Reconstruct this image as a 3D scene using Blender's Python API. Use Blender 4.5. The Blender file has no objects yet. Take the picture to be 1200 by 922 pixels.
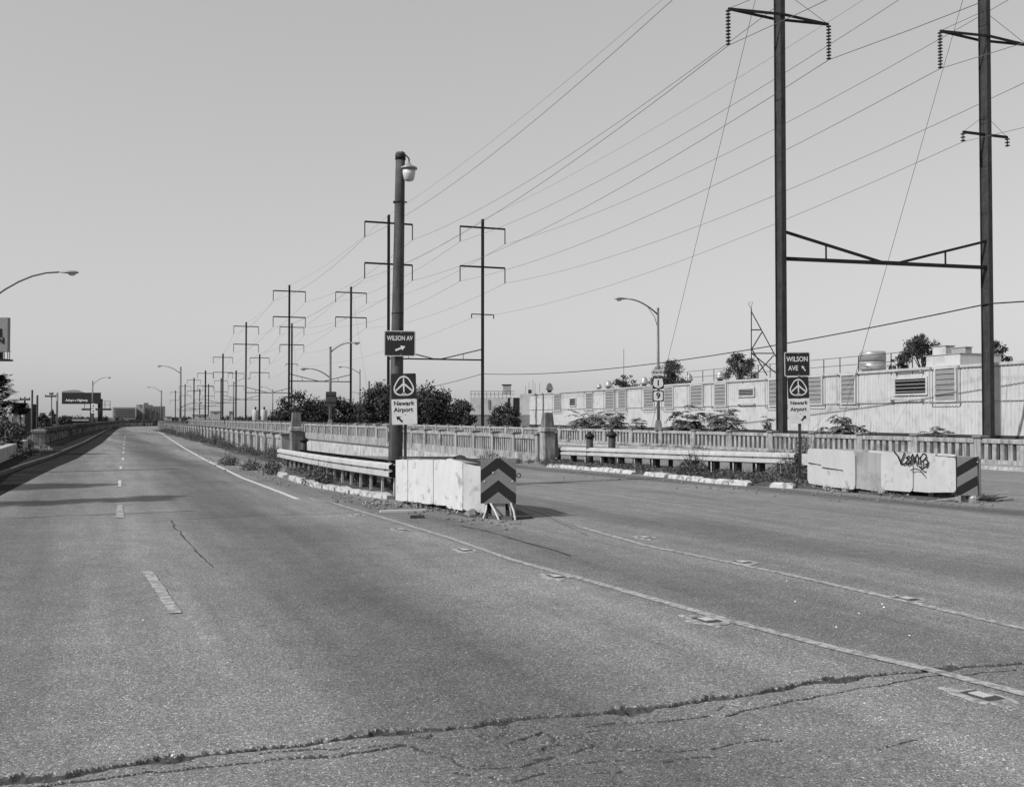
import bpy, math, random
import numpy as np
from mathutils import Vector, Matrix
random.seed(7); RNG = np.random.default_rng(7)
S = bpy.context.scene
COL = S.collection
R = math.radians

# ------------------------------------------------------------------ camera, world, sun, exposure
EYE = 1.75
TP = 27.0/1200.0                      # upward tilt
cam = bpy.data.cameras.new('camera'); cam.lens = 36.0; cam.sensor_width = 36.0; cam.sensor_fit = 'HORIZONTAL'
cam.clip_start = 0.1; cam.clip_end = 8000
camo = bpy.data.objects.new('camera', cam); COL.objects.link(camo)
camo.location = (0, 0, EYE); camo.rotation_euler = (R(90)+math.atan(TP), 0, 0)
S.camera = camo

SUN_EL = 38.0
SUNV = Vector((-0.86*math.cos(R(SUN_EL)), -0.51*math.cos(R(SUN_EL)), math.sin(R(SUN_EL))))
w = bpy.data.worlds.new('World'); S.world = w; w.use_nodes = True
nt = w.node_tree; nt.nodes.clear()
sky = nt.nodes.new('ShaderNodeTexSky'); sky.sky_type = 'NISHITA'; sky.sun_disc = False
sky.sun_elevation = R(SUN_EL); sky.sun_rotation = math.atan2(-0.86, -0.51) % (2*math.pi)
sky.air_density = 1.6; sky.dust_density = 1.2; sky.ozone_density = 1.0
bw = nt.nodes.new('ShaderNodeRGBToBW'); bg = nt.nodes.new('ShaderNodeBackground'); bg.inputs[1].default_value = 0.105
pw = nt.nodes.new('ShaderNodeMath'); pw.operation = 'POWER'; pw.inputs[1].default_value = 0.42   # panchromatic film: soft sky gradation
mu = nt.nodes.new('ShaderNodeMath'); mu.operation = 'MULTIPLY'; mu.inputs[1].default_value = 2.95
wo = nt.nodes.new('ShaderNodeOutputWorld')
nt.links.new(sky.outputs[0], bw.inputs[0]); nt.links.new(bw.outputs[0], pw.inputs[0]); nt.links.new(pw.outputs[0], mu.inputs[0])
nt.links.new(mu.outputs[0], bg.inputs[0]); nt.links.new(bg.outputs[0], wo.inputs[0])
sl = bpy.data.lights.new('sun', 'SUN'); sl.energy = 4.6; sl.angle = R(0.55); sl.color = (1, 1, 1)
so = bpy.data.objects.new('sun', sl); COL.objects.link(so); so.location = (-30, -20, 40)
so.rotation_euler = SUNV.to_track_quat('Z', 'Y').to_euler()
S.view_settings.view_transform = 'Standard'; S.view_settings.look = 'None'
S.view_settings.exposure = 0.0; S.view_settings.gamma = 1.0; S.view_settings.use_curve_mapping = False

# ------------------------------------------------------------------ measuring helpers (surveyed from the photograph)
CP = math.cos(math.atan(TP)); SP = math.sin(math.atan(TP))
def ray(x, y):
    u = (x-600)/1200.0; v = (461-y)/1200.0
    return Vector((u, CP - v*SP, SP + v*CP))
def P(x, y, Y):
    d = ray(x, y); t = Y/d.y
    return Vector((d.x*t, Y, EYE + d.z*t))
def G(x, y, z=0.0):
    d = ray(x, y); t = (z-EYE)/d.z
    return Vector((d.x*t, d.y*t, z))
def V(*a): return Vector(a)

# ------------------------------------------------------------------ materials
MATS = {}
def mat(name, g, rough=0.8, var=0.15, vs=3.0, fine=0.0, fs=60.0, bump=0.0, bs=40.0, metal=0.0, streak=0.0, spec=0.22, dirt=0.0, ds=1.2, darkto=0.35):
    m = bpy.data.materials.new(name); m.use_nodes = True
    N = m.node_tree.nodes; L = m.node_tree.links
    b = N['Principled BSDF']; b.inputs['Roughness'].default_value = rough; b.inputs['Metallic'].default_value = metal
    b.inputs['Specular IOR Level'].default_value = spec
    geo = N.new('ShaderNodeNewGeometry'); pos = geo.outputs['Position']
    val = N.new('ShaderNodeValue'); val.outputs[0].default_value = g
    cur = val.outputs[0]
    def noise(sc, det=3, src=pos):
        n = N.new('ShaderNodeTexNoise'); n.inputs['Scale'].default_value = sc; n.inputs['Detail'].default_value = det
        L.new(src, n.inputs['Vector']); return n.outputs[0]
    def mulrange(cur, fac, lo, hi, a=0.3, bb=0.7):
        mr = N.new('ShaderNodeMapRange'); mr.inputs[1].default_value = a; mr.inputs[2].default_value = bb
        mr.inputs[3].default_value = lo; mr.inputs[4].default_value = hi; L.new(fac, mr.inputs[0])
        mm = N.new('ShaderNodeMath'); mm.operation = 'MULTIPLY'; L.new(cur, mm.inputs[0]); L.new(mr.outputs[0], mm.inputs[1]); return mm.outputs[0]
    if var: cur = mulrange(cur, noise(vs, 4), 1-var, 1+var)
    if fine: cur = mulrange(cur, noise(fs, 2), 1-fine, 1+fine)
    if streak:
        mp = N.new('ShaderNodeMapping'); mp.inputs['Scale'].default_value = (9, 9, 0.9); L.new(pos, mp.inputs[0])
        cur = mulrange(cur, noise(1.0, 3, mp.outputs[0]), 1-streak, 1+streak*0.3, 0.35, 0.6)
    if dirt:
        cur = mulrange(cur, noise(ds, 6), 1.0-dirt, 1.0, darkto, darkto+0.12)
    L.new(cur, b.inputs['Base Color'])
    if bump:
        bn = N.new('ShaderNodeBump'); bn.inputs['Strength'].default_value = bump; bn.inputs['Distance'].default_value = 0.01
        L.new(noise(bs, 4), bn.inputs['Height']); L.new(bn.outputs[0], b.inputs['Normal'])
    MATS[name] = m; return m

conc = mat('concrete', .28, .9, .16, 1.6, .12, 45, .5, 60, streak=.35, dirt=.35, ds=2.2)
conc_l = mat('concrete_light', .38, .9, .14, 2.0, .1, 45, .5, 60, streak=.25, dirt=.3, ds=2.5)
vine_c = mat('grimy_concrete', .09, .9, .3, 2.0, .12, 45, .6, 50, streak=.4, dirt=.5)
conc_d = mat('concrete_dark', .17, .9, .2, 2.0, .12, 45, .6, 50, streak=.4, dirt=.4)
cap_m = mat('stained_concrete_cap', .15, .9, .3, 4.0, .2, 45, .5, 60)
kerb_d = mat('grimy_kerb', .08, .9, .3, 3, .2, 40, .5, 50)
curb_m = mat('white_painted_curb', .42, .85, .12, 3.0, .1, 50, .7, 40, dirt=.5, ds=6, darkto=.38)
steel = mat('weathered_steel', .05, .6, .2, 3.0, .08, 40, .1, 30, metal=.3, streak=.25)
steel_d = mat('dark_steel', .02, .6, .2, 3, 0, 40, .1, 30, metal=.2)
galv = mat('galvanised_steel', .44, .55, .08, 1.2, .03, 30, 0, 20, metal=.1, streak=.08, dirt=.15, ds=2)
alum = mat('dull_aluminium', .3, .45, .1, 4, 0, 40, .05, 30, metal=.4)
lampm = mat('lamp_housing', .13, .5, .1, 4, 0, 40, .05, 30, metal=.2)
lens = mat('frosted_lens', .5, .25, .05, 4)
wood = mat('creosoted_wood', .075, .8, .25, 3.0, .2, 30, .5, 30, streak=.35)
wood_g = mat('grey_wood', .22, .85, .25, 3.0, .2, 30, .5, 30, streak=.4)
white = mat('white_panel', .48, .7, .05, 1.5, .03, 40, .05, 9, streak=.03, dirt=.4, ds=5, darkto=.3)
white_b = mat('white_building', .44, .7, .06, .5, 0, 40, .08, 10, streak=.09, dirt=.15, ds=1.4)
panel2 = mat('pale_fender_panel', .39, .6, .06, 1.5, .03, 40, .04, 9, streak=.03, dirt=.3, ds=5, darkto=.3)
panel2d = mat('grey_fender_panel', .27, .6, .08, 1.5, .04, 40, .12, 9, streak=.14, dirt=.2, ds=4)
signdark = mat('sign_dark_sheeting', .02, .45, .1, 6)
signwhite = mat('sign_white_sheeting', .55, .5, .05, 6, dirt=.1, ds=8)
signedge = mat('sign_border', .42, .5, .08, 6)
black = mat('black_paint', .01, .5, .1, 5)
chev_l = mat('chevron_pale_stripe', .16, .6, .08, 6, dirt=.15, ds=7)
chev_d = mat('chevron_dark_stripe', .016, .6, .1, 6, dirt=.1, ds=7)
rubber = mat('black_rubber', .03, .8, .2, 6)
wirem = mat('wire_metal', .09, .6, 0)
wire_k = mat('black_cable', .02, .7, 0)
insul = mat('insulator_porcelain', .04, .3, .1, 5)
leaf_d = mat('leaf_dark', .042, .65, .35, 1.3, .2, 12)
leaf_m = mat('leaf_mid', .09, .6, .35, 2.2, .2, 14)
leaf_l = mat('weed_leaf', .10, .7, .4, 4, .2, 20)
grass_dry = mat('dry_grass', .28, .8, .3, 4, .2, 20)
bark = mat('bark', .07, .9, .2, 5, .2, 40, .5, 30)
louvre_m = mat('grey_louvre', .2, .6, .1, 3)
frame_m = mat('frame_grey', .28, .6, .1, 3)
roofm = mat('roof_flashing', .38, .6, .12, 1.5)
dirtm = mat('dirt', .07, .95, .3, 2.0, .3, 50, .9, 60)
farm = mat('distant_masonry', .45, .8, .1, .05)  # base tone raised to hold some distance haze in the colour
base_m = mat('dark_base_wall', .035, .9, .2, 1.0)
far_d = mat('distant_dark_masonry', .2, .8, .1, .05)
glassm = mat('window_glass', .08, .2, .1, .3)
sootm = mat('sooty_metal', .03, .8, .3, 1.0)
stone = mat('rubble_stone', .17, .95, .25, 8, .2, 60, .6, 50)
pale_stone = mat('pale_pebble', .65, .9, .2, 20)
gravel_m = mat('asphalt_crumb', .13, .9, .3, 30, .3, 60)
tar = mat('crack_dark', .055, .95, .25, 10, .2, 80, .6, 60)
gutter = mat('gutter_dirt_shade', .018, .95, .35, 1.2, .3, 40, .8, 50, spec=.05)
paint_old = mat('worn_line_paint', .34, .8, .12, 3.0, .2, 90, .3, 90, dirt=.45, ds=14, darkto=.42)
paint_dash = mat('worn_dash_paint', .36, .8, .15, 4.0, .25, 110, .3, 90, dirt=.4, ds=10, darkto=.45)
paint_new = mat('edge_line_paint', .5, .8, .1, 3.0, .15, 90, .3, 90, dirt=.35, ds=9, darkto=.36)

def asphalt():
    m = bpy.data.materials.new('asphalt'); m.use_nodes = True
    N = m.node_tree.nodes; L = m.node_tree.links
    b = N['Principled BSDF']; b.inputs['Roughness'].default_value = .9; b.inputs['Specular IOR Level'].default_value = .25
    geo = N.new('ShaderNodeNewGeometry'); pos = geo.outputs['Position']
    sep = N.new('ShaderNodeSeparateXYZ'); L.new(pos, sep.inputs[0])
    def math_(op, a, c, cl=False):
        n = N.new('ShaderNodeMath'); n.operation = op; n.use_clamp = cl
        for i, v in enumerate((a, c)):
            if v is None: continue
            if isinstance(v, (int, float)): n.inputs[i].default_value = v
            else: L.new(v, n.inputs[i])
        return n.outputs[0]
    def noise(sc, det, src=pos, rough=.5):
        n = N.new('ShaderNodeTexNoise'); n.inputs['Scale'].default_value = sc; n.inputs['Detail'].default_value = det; n.inputs['Roughness'].default_value = rough
        L.new(src, n.inputs['Vector']); return n.outputs[0]
    def rng(f, a, bb, lo, hi):
        mr = N.new('ShaderNodeMapRange'); 
        for i, v in enumerate((a, bb, lo, hi)): mr.inputs[i+1].default_value = v
        L.new(f, mr.inputs[0]); return mr.outputs[0]
    cur = rng(noise(.45, 5), .3, .7, .15, .19)
    # aggregate: pale and dark chips
    v = N.new('ShaderNodeTexVoronoi'); v.inputs['Scale'].default_value = 115; v.inputs['Randomness'].default_value = 1; L.new(pos, v.inputs['Vector'])
    sc = N.new('ShaderNodeSeparateColor'); L.new(v.outputs['Color'], sc.inputs[0])
    chip = rng(sc.outputs[0], 0, 1, .5, 1.5)
    cur = math_('MULTIPLY', cur, chip)
    pale = rng(sc.outputs[1], .9, .97, 1.0, 2.4); cur = math_('MULTIPLY', cur, pale)
    cur = math_('MULTIPLY', cur, rng(noise(30, 3), .3, .7, .82, 1.18))
    cur = math_('MULTIPLY', cur, rng(noise(3.2, 5), .3, .7, .9, 1.1))
    # oil-darkened lane centres along the carriageway
    wob = math_('MULTIPLY', math_('SUBTRACT', noise(.15, 2), .5), 1.3)
    def band(slope, t0, width, amt):
        t = math_('ADD', math_('ADD', sep.outputs[0], math_('MULTIPLY', sep.outputs[1], slope)), wob)
        d = math_('DIVIDE', math_('ABSOLUTE', math_('SUBTRACT', t, t0), None), width)
        g = math_('SUBTRACT', 1.0, math_('MULTIPLY', d, d), True)
        return math_('SUBTRACT', 1.0, math_('MULTIPLY', g, amt))
    for a in ((.40, 2.45, 1.25, .38), (.40, -1.2, 1.0, .27), (.54, 19.35, .8, .46), (.53, 16.0, .5, .1), (.50, 7.2, 1.0, .26), (.52, 11.2, 1.1, .28), (.42, 4.9, .6, -.15), (.40, .6, .5, -.1)):
        cur = math_('MULTIPLY', cur, band(*a))
    # long worn streaks following the lanes
    mp = N.new('ShaderNodeMapping'); mp.vector_type = 'TEXTURE'; mp.inputs['Rotation'].default_value = (0, 0, R(22)); mp.inputs['Scale'].default_value = (.35, 6, 1); L.new(pos, mp.inputs[0])
    cur = math_('MULTIPLY', cur, rng(noise(1, 4, mp.outputs[0]), .3, .7, .85, 1.15))
    # drip spots
    cur = math_('MULTIPLY', cur, rng(noise(5.5, 2), .27, .33, .78, 1.0))
    L.new(cur, b.inputs['Base Color'])
    bn = N.new('ShaderNodeBump'); bn.inputs['Strength'].default_value = .75; bn.inputs['Distance'].default_value = .006
    L.new(math_('ADD', v.outputs['Distance'], noise(55, 4)), bn.inputs['Height']); L.new(bn.outputs[0], b.inputs['Normal'])
    return m
asph = asphalt()

# ------------------------------------------------------------------ mesh building
def rotz(a): return Matrix.Rotation(a, 4, 'Z')
class MB:
    def __init__(s): s.v = []; s.f = []; s.M = Matrix()
    def add(s, vs, fs, M=None):
        n = len(s.v); T = s.M if M is None else s.M @ M
        s.v += [tuple(T @ Vector(v)) for v in vs]; s.f += [tuple(i+n for i in f) for f in fs]; return s
    def box(s, x0, x1, y0, y1, z0, z1, M=None, tx=0.0, ty=0.0):
        vs = [(x0,y0,z0),(x1,y0,z0),(x1,y1,z0),(x0,y1,z0),(x0+tx,y0+ty,z1),(x1-tx,y0+ty,z1),(x1-tx,y1-ty,z1),(x0+tx,y1-ty,z1)]
        return s.add(vs, [(0,3,2,1),(4,5,6,7),(0,1,5,4),(1,2,6,5),(2,3,7,6),(3,0,4,7)], M)
    def cbox(s, x0, x1, y0, y1, z0, z1, c=.02, M=None):   # box with chamfered vertical edges and top
        ring = lambda z, e: [(x0+c+e,y0+e,z),(x1-c-e,y0+e,z),(x1-e,y0+c+e,z),(x1-e,y1-c-e,z),(x1-c-e,y1-e,z),(x0+c+e,y1-e,z),(x0+e,y1-c-e,z),(x0+e,y0+c+e,z)]
        vs = ring(z0,0)+ring(z1-c,0)+ring(z1,c)
        fs = [tuple(range(7,-1,-1)), tuple(range(16,24))]
        for k in (0, 8):
            for i in range(8): j=(i+1)%8; fs.append((k+i,k+j,k+8+j,k+8+i))
        return s.add(vs, fs, M)
    def tube(s, pts, rad, n=6, cap=True, M=None):
        pts = [Vector(p) for p in pts]; vs = []; fs = []
        rr = rad if isinstance(rad, (list, tuple)) else [rad]*len(pts)
        up = None
        for i, p in enumerate(pts):
            a = pts[max(0, i-1)]; b = pts[min(len(pts)-1, i+1)]; t = (b-a)
            t = t.normalized() if t.length > 1e-9 else Vector((0,0,1))
            if up is None: up = t.orthogonal().normalized()
            up = (up - t*up.dot(t)); up = up.normalized() if up.length > 1e-6 else t.orthogonal().normalized()
            q = t.cross(up)
            for k in range(n):
                an = 2*math.pi*k/n; vs.append(p + (up*math.cos(an)+q*math.sin(an))*rr[i])
        for i in range(len(pts)-1):
            for k in range(n):
                j = (k+1)%n; fs.append((i*n+k, i*n+j, (i+1)*n+j, (i+1)*n+k))
        if cap: fs.append(tuple(range(n-1,-1,-1))); fs.append(tuple((len(pts)-1)*n+k for k in range(n)))
        return s.add(vs, fs, M)
    def lathe(s, prof, n=12, M=None):
        vs = []; fs = []
        for (r, z) in prof:
            for k in range(n): a = 2*math.pi*k/n; vs.append((r*math.cos(a), r*math.sin(a), z))
        for i in range(len(prof)-1):
            for k in range(n): j=(k+1)%n; fs.append((i*n+k,i*n+j,(i+1)*n+j,(i+1)*n+k))
        fs.append(tuple(range(n-1,-1,-1))); fs.append(tuple((len(prof)-1)*n+k for k in range(n)))
        return s.add(vs, fs, M)
    def bar(s, a, b, w, h, M=None):      # rectangular bar between two points, w horizontal, h vertical
        a = Vector(a); b = Vector(b); t = (b-a).normalized(); up = Vector((0,0,1))
        if abs(t.z) > .98: up = Vector((0,1,0))
        q = t.cross(up).normalized(); u = q.cross(t)
        vs = [p + q*sx*w/2 + u*sz*h/2 for p in (a, b) for sx, sz in ((-1,-1),(1,-1),(1,1),(-1,1))]
        return s.add(vs, [(3,2,1,0),(4,5,6,7),(0,1,5,4),(1,2,6,5),(2,3,7,6),(3,0,4,7)], M)
    def prism(s, poly, z0, z1, M=None):  # poly in xy extruded z
        n = len(poly); vs = [(x,y,z0) for x,y in poly]+[(x,y,z1) for x,y in poly]
        fs = [tuple(range(n-1,-1,-1)), tuple(range(n,2*n))]+[(i,(i+1)%n,n+(i+1)%n,n+i) for i in range(n)]
        return s.add(vs, fs, M)
    def quads(s, arr):                   # arr (n,4,3) numpy
        n = len(s.v); a = arr.reshape(-1, 3); s.v += [tuple(p) for p in a.tolist()]
        s.f += [(n+4*i, n+4*i+1, n+4*i+2, n+4*i+3) for i in range(len(arr))]; return s
    def mesh(s, name, m, smooth=False):
        me = bpy.data.meshes.new(name); me.from_pydata(s.v, [], s.f); me.update()
        if m: me.materials.append(m)
        if smooth: me.polygons.foreach_set('use_smooth', [True]*len(me.polygons))
        return me
    def build(s, name, m, parent=None, smooth=False, **kw):
        o = bpy.data.objects.new(name, s.mesh(name, m, smooth)); COL.objects.link(o)
        if parent: o.parent = parent
        return tag(o, **kw)
def tag(o, label=None, cat=None, group=None, kind=None):
    if label: o['label'] = label
    if cat: o['category'] = cat
    if group: o['group'] = group
    if kind: o['kind'] = kind
    return o
def thing(name, label, cat, loc=(0,0,0), rz=0, group=None):
    o = bpy.data.objects.new(name, None); COL.objects.link(o); o.location = loc; o.rotation_euler = (0,0,rz)
    o.empty_display_size = .2
    return tag(o, label, cat, group)
def inst(name, me, parent, loc, rz=0, **kw):
    o = bpy.data.objects.new(name, me); COL.objects.link(o); o.location = loc; o.rotation_euler = (0,0,rz)
    if parent: o.parent = parent
    return tag(o, **kw)
def copy_thing(o, parent=None):
    c = o.copy(); COL.objects.link(c); c.parent = parent
    for ch in list(o.children): copy_thing(ch, c)
    return c
def text_mesh(body, size, ext=.002, off=0.0, align='CENTER', sx=1.0):
    cu = bpy.data.curves.new('lettering', 'FONT'); cu.body = body; cu.size = size; cu.extrude = ext; cu.offset = off
    cu.align_x = align; cu.align_y = 'CENTER'; cu.resolution_u = 3
    o = bpy.data.objects.new('lettering', cu); COL.objects.link(o)
    bpy.context.view_layer.update()
    me = bpy.data.meshes.new_from_object(o.evaluated_get(bpy.context.evaluated_depsgraph_get()))
    COL.objects.unlink(o); bpy.data.objects.remove(o)
    me.transform(Matrix.Diagonal((sx, 1, 1, 1)))
    return me
def text_part(name, body, size, m, parent, loc, off=0.0, align='CENTER', sx=1.0):   # lettering on a board facing local -Y
    me = text_mesh(body, size, .002, off, align, sx); me.transform(Matrix.Rotation(R(90), 4, 'X'))
    me.materials.clear(); me.materials.append(m)
    o = bpy.data.objects.new(name, me); COL.objects.link(o); o.parent = parent; o.location = loc; return o

# ------------------------------------------------------------------ layout lines of the viaduct (x as a function of distance y)
def lerp_line(pts):
    xs = [p[1] for p in pts]; vs = [p[0] for p in pts]
    return lambda y: float(np.interp(y, xs, vs))
ML = [(7.63-.4*Y, Y) for Y in (38, 60, 100, 136)] + [(-50.2,146),(-54.2,158),(-57.2,168),(-58.6,176),(-58.0,184)]
LL = [(-1.0,-12),(-17.7,35),(-23.4,50),(-27.6,60),(-35,80),(-44.2,106),(-54,135),(-61.5,158),(-66,172),(-68,181),(-67.2,187),(-63,192),(-55,196),(-40,203),(-20,212)]
FRL = [(17.9-.425*Y, Y) for Y in (38.6, 80, 120, 150)] + [(-53,170),(-60,190)]
BRL = [(25.0,6),(19.8,26),(16.6,35),(12.0,47.5),(5.4,62),(0.2,74.5),(-9.2,96),(-26,136),(-41,172),(-47,190)]
fL, fM, fF, fB = map(lerp_line, (sorted(LL[:11], key=lambda p: p[1]), ML, FRL, BRL))
def ramp_z(Y): return -max(0.0, Y-40)*.028 if Y < 130 else -2.52

# big ground far below/around the viaduct
g = MB(); g.box(-3500, 3500, -600, 5500, -3.0, -2.9); g.build('ground', dirtm, kind='structure')
def strip(name, fa, fb, ys, m, z=lambda Y: 0.0, nx=6, **kw):
    b = MB(); vs = []; fs = []
    for Y in ys:
        a, c = fa(Y), fb(Y)
        for i in range(nx+1): vs.append((a+(c-a)*i/nx, Y, z(Y)))
    for j in range(len(ys)-1):
        for i in range(nx): k = j*(nx+1)+i; fs.append((k, k+1, k+nx+2, k+nx+1))
    b.add(vs, fs); return b.build(name, m, kind='structure', **kw)
# the near cracked stretch of road is a fine height field; the rest of the deck joins it edge to edge
NX0, NX1, NY0, NY1 = -4.5, 5.6, 4.3, 8.3
strip('road', lambda Y: fL(Y), lambda Y: fB(Y), [-12, 0, NY0], asph)
strip('road', lambda Y: fL(Y), lambda Y: NX0, [NY0, 6, NY1], asph)
strip('road', lambda Y: NX1, lambda Y: fB(Y), [NY0, 6, NY1], asph)
strip('road', lambda Y: fL(Y), lambda Y: fB(Y), [NY1, 14, 20, 26, 32, 38, 40], asph)
yl = [40, 46, 60, 80, 100, 120, 136, 146, 158, 168, 172, 176]
strip('road', fL, fM, yl, asph); strip('ramp_road', fM, fF, [40, 46, 60, 80, 100, 120, 136, 150, 168, 184], asph, ramp_z)
b = MB(); far_l = [(-67,176),(-68.2,181),(-67.4,187),(-63.2,192),(-55,196.3),(-40,203.3),(-20,212)]; far_r = [(-58.6,176),(-58.4,179),(-57,183),(-54,186),(-48,189),(-38,193),(-18,202)]
vs = [(x,y,0) for x,y in far_l]+[(x,y,0) for x,y in far_r]; n = len(far_l)
b.add(vs, [(i, n+i, n+i+1, i+1) for i in range(n-1)]).build('road', asph, kind='structure')
strip('side_road', fF, fB, [40, 60, 80, 120, 150, 170, 190], asph)

# --- cracks: polylines given on the road surface
def crackline(px, jit=.012, seg=.05):
    pts = [G(x, y) for x, y in px]; out = []
    for a, c in zip(pts, pts[1:]):
        n = max(2, int((c-a).length/seg))
        for i in range(n): out.append(a.lerp(c, i/n))
    out.append(pts[-1]); ph = random.random()*50; off = 0
    res = []
    for i, p in enumerate(out):
        off = off*.8 + random.gauss(0, jit); res.append((p.x+off*.4, p.y+off))
    return res
main = [(-40,921),(60,911),(140,897),(230,886),(300,879),(380,868),(470,857),(560,849),(660,836),(700,834),(780,826),(880,813),(960,797),(1000,793),(1080,785),(1130,780),(1215,776)]
low = [(20,926),(90,917),(170,906),(230,899),(300,893),(390,884),(480,873)]
low2 = [(690,851),(760,846),(840,838),(930,822),(1000,806),(1090,793),(1215,783)]
net = [[(475,873),(500,885),(545,897),(590,893)],[(300,884),(380,877),(470,869)],[(480,860),(500,866),(510,858)],[(600,884),(640,880),(640,872),(665,868)],[(625,890),(680,876),(700,869)],
       [(725,878),(800,878),(860,872),(920,865)],[(640,897),(700,893),(730,891)],[(560,900),(610,898),(650,889)],[(780,893),(830,888),(840,886)],[(840,832),(850,826),(880,830)],
       [(600,868),(640,858),(660,866),(700,858)],[(1030,878),(1050,873),(1075,868)],[(520,905),(600,915),(650,902)],[(700,905),(735,900)]]
nx = 808; ny = 400
X = np.linspace(NX0, NX1, nx+1); Yv = np.linspace(NY0, NY1, ny+1); GX, GY = np.meshgrid(X, Yv)
H = np.zeros_like(GX)
def vnoise(sc, seed):
    r = np.random.default_rng(seed); A = r.random((int((NY1-NY0)*sc)+3, int((NX1-NX0)*sc)+3))
    u = (GX-NX0)*sc; v = (GY-NY0)*sc; i = u.astype(int); j = v.astype(int); fu = u-i; fv = v-j
    fu = fu*fu*(3-2*fu); fv = fv*fv*(3-2*fv)
    return (A[j,i]*(1-fu)+A[j,i+1]*fu)*(1-fv)+(A[j+1,i]*(1-fu)+A[j+1,i+1]*fu)*fv
def dist_to(pl):
    D = np.full_like(GX, 9.0)
    for (x0,y0),(x1,y1) in zip(pl, pl[1:]):
        i0 = np.searchsorted(X, min(x0,x1)-.2); i1 = np.searchsorted(X, max(x0,x1)+.2); j0 = np.searchsorted(Yv, min(y0,y1)-.2); j1 = np.searchsorted(Yv, max(y0,y1)+.2)
        if i1 <= i0 or j1 <= j0: continue
        gx = GX[j0:j1,i0:i1]; gy = GY[j0:j1,i0:i1]; dx, dy = x1-x0, y1-y0; L2 = dx*dx+dy*dy+1e-9
        t = np.clip(((gx-x0)*dx+(gy-y0)*dy)/L2, 0, 1); d = np.hypot(gx-x0-t*dx, gy-y0-t*dy)
        D[j0:j1,i0:i1] = np.minimum(D[j0:j1,i0:i1], d)
    return D
n1 = vnoise(4, 1); n2 = vnoise(14, 2); n3 = vnoise(40, 3); n4 = vnoise(1.2, 4)
D = dist_to(crackline(main)); wid = .017+.055*np.clip(n1*2.4-1.0, 0, 1)*(.5+n3)+.018*n2+.008*n3
H -= .05*np.clip(1.6-D/wid*1.2, 0, 1)*(.5+.5*n3)
H += .008*np.exp(-(D/.06)**2)*(n2-.3)*2
for c, wd, dp in ((low, .014, .028), (low2, .011, .022)):
    Dc = dist_to(crackline(c)); H -= dp*1.2*np.clip(1.35-Dc/(wd*(.35+2.2*n2*n1)), 0, 1)
for c in net:
    Dc = dist_to(crackline(c, .018)); H -= .022*np.clip(1.2-Dc/(.002+.012*n2*(.4+n1)), 0, 1)
# crumbled patch of potholes
pc = G(655, 868); mask = np.exp(-(((GX-pc.x)/.55)**2+((GY-pc.y)/.22)**2)); H -= .014*np.clip((n3-.6)*5, 0, 1)*np.clip(mask*1.5, 0, 1)
H += (n3-.5)*.0022 + (n2-.5)*.0015
edge = np.minimum.reduce([GX-NX0, NX1-GX, GY-NY0, NY1-GY]); H *= np.clip(edge/.1, 0, 1)
me = bpy.data.meshes.new('cracked_road'); nv = (nx+1)*(ny+1); me.vertices.add(nv)
me.vertices.foreach_set('co', np.stack([GX, GY, H], -1).astype(np.float32).ravel())
idx = np.arange(nv).reshape(ny+1, nx+1); q = np.stack([idx[:-1,:-1], idx[:-1,1:], idx[1:,1:], idx[1:,:-1]], -1).reshape(-1)
me.loops.add(len(q)); me.loops.foreach_set('vertex_index', q.astype(np.int32)); me.polygons.add(len(q)//4)
me.polygons.foreach_set('loop_start', np.arange(0, len(q), 4, dtype=np.int32)); me.update(calc_edges=True); me.validate()
me.materials.append(asph); me.materials.append(tar)
hq = H; fd = np.minimum.reduce([hq[:-1,:-1], hq[:-1,1:], hq[1:,1:], hq[1:,:-1]]); me.polygons.foreach_set('material_index', (fd < -.016-.006*n3[:-1,:-1]).astype(np.int32).ravel())  # faces below a set depth take the darker crack colour
o = bpy.data.objects.new('cracked_road', me); COL.objects.link(o); o['kind'] = 'structure'

def ribbon(b, pl, wdt, z=.004, rough=0.0):
    vs = []; fs = []; n = len(pl)
    for i, p in enumerate(pl):
        p = Vector((p[0], p[1], 0)); a = Vector((*pl[max(0,i-1)][:2],0)); c = Vector((*pl[min(n-1,i+1)][:2],0)); t = (c-a).normalized(); q = Vector((-t.y, t.x, 0))
        k = wdt/2*(1+random.uniform(-rough, rough))
        vs += [(p.x-q.x*k, p.y-q.y*k, z), (p.x+q.x*k, p.y+q.y*k, z)]
    for i in range(n-1): fs.append((2*i, 2*i+1, 2*i+3, 2*i+2))
    b.add(vs, fs)
# hairline cracks and dark seams further out
b = MB()
for px, wd in (([(-20,608),(20,607),(80,604),(170,601),(230,598)], .05), ([(200,545),(260,543.6)], .1), ([(178,611),(300,604),(440,600)], .02), ([(540,616),(570,622),(600,631),(640,641),(668,651)], .05),
               ([(165,567),(190,566),(330,563)], .03), ([(200,610),(226,640),(250,665)], .02), ([(630,600),(690,628)], .012), ([(700,548),(800,551),(900,566)], .03), ([(60,529),(140,528.5),(200,528)], .15), ([(120,508.6),(182,508)], .25)):
    ribbon(b, crackline(px, .02, .25), wd, .004, .7)
b.build('road_crack_dark', tar, kind='stuff')

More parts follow.
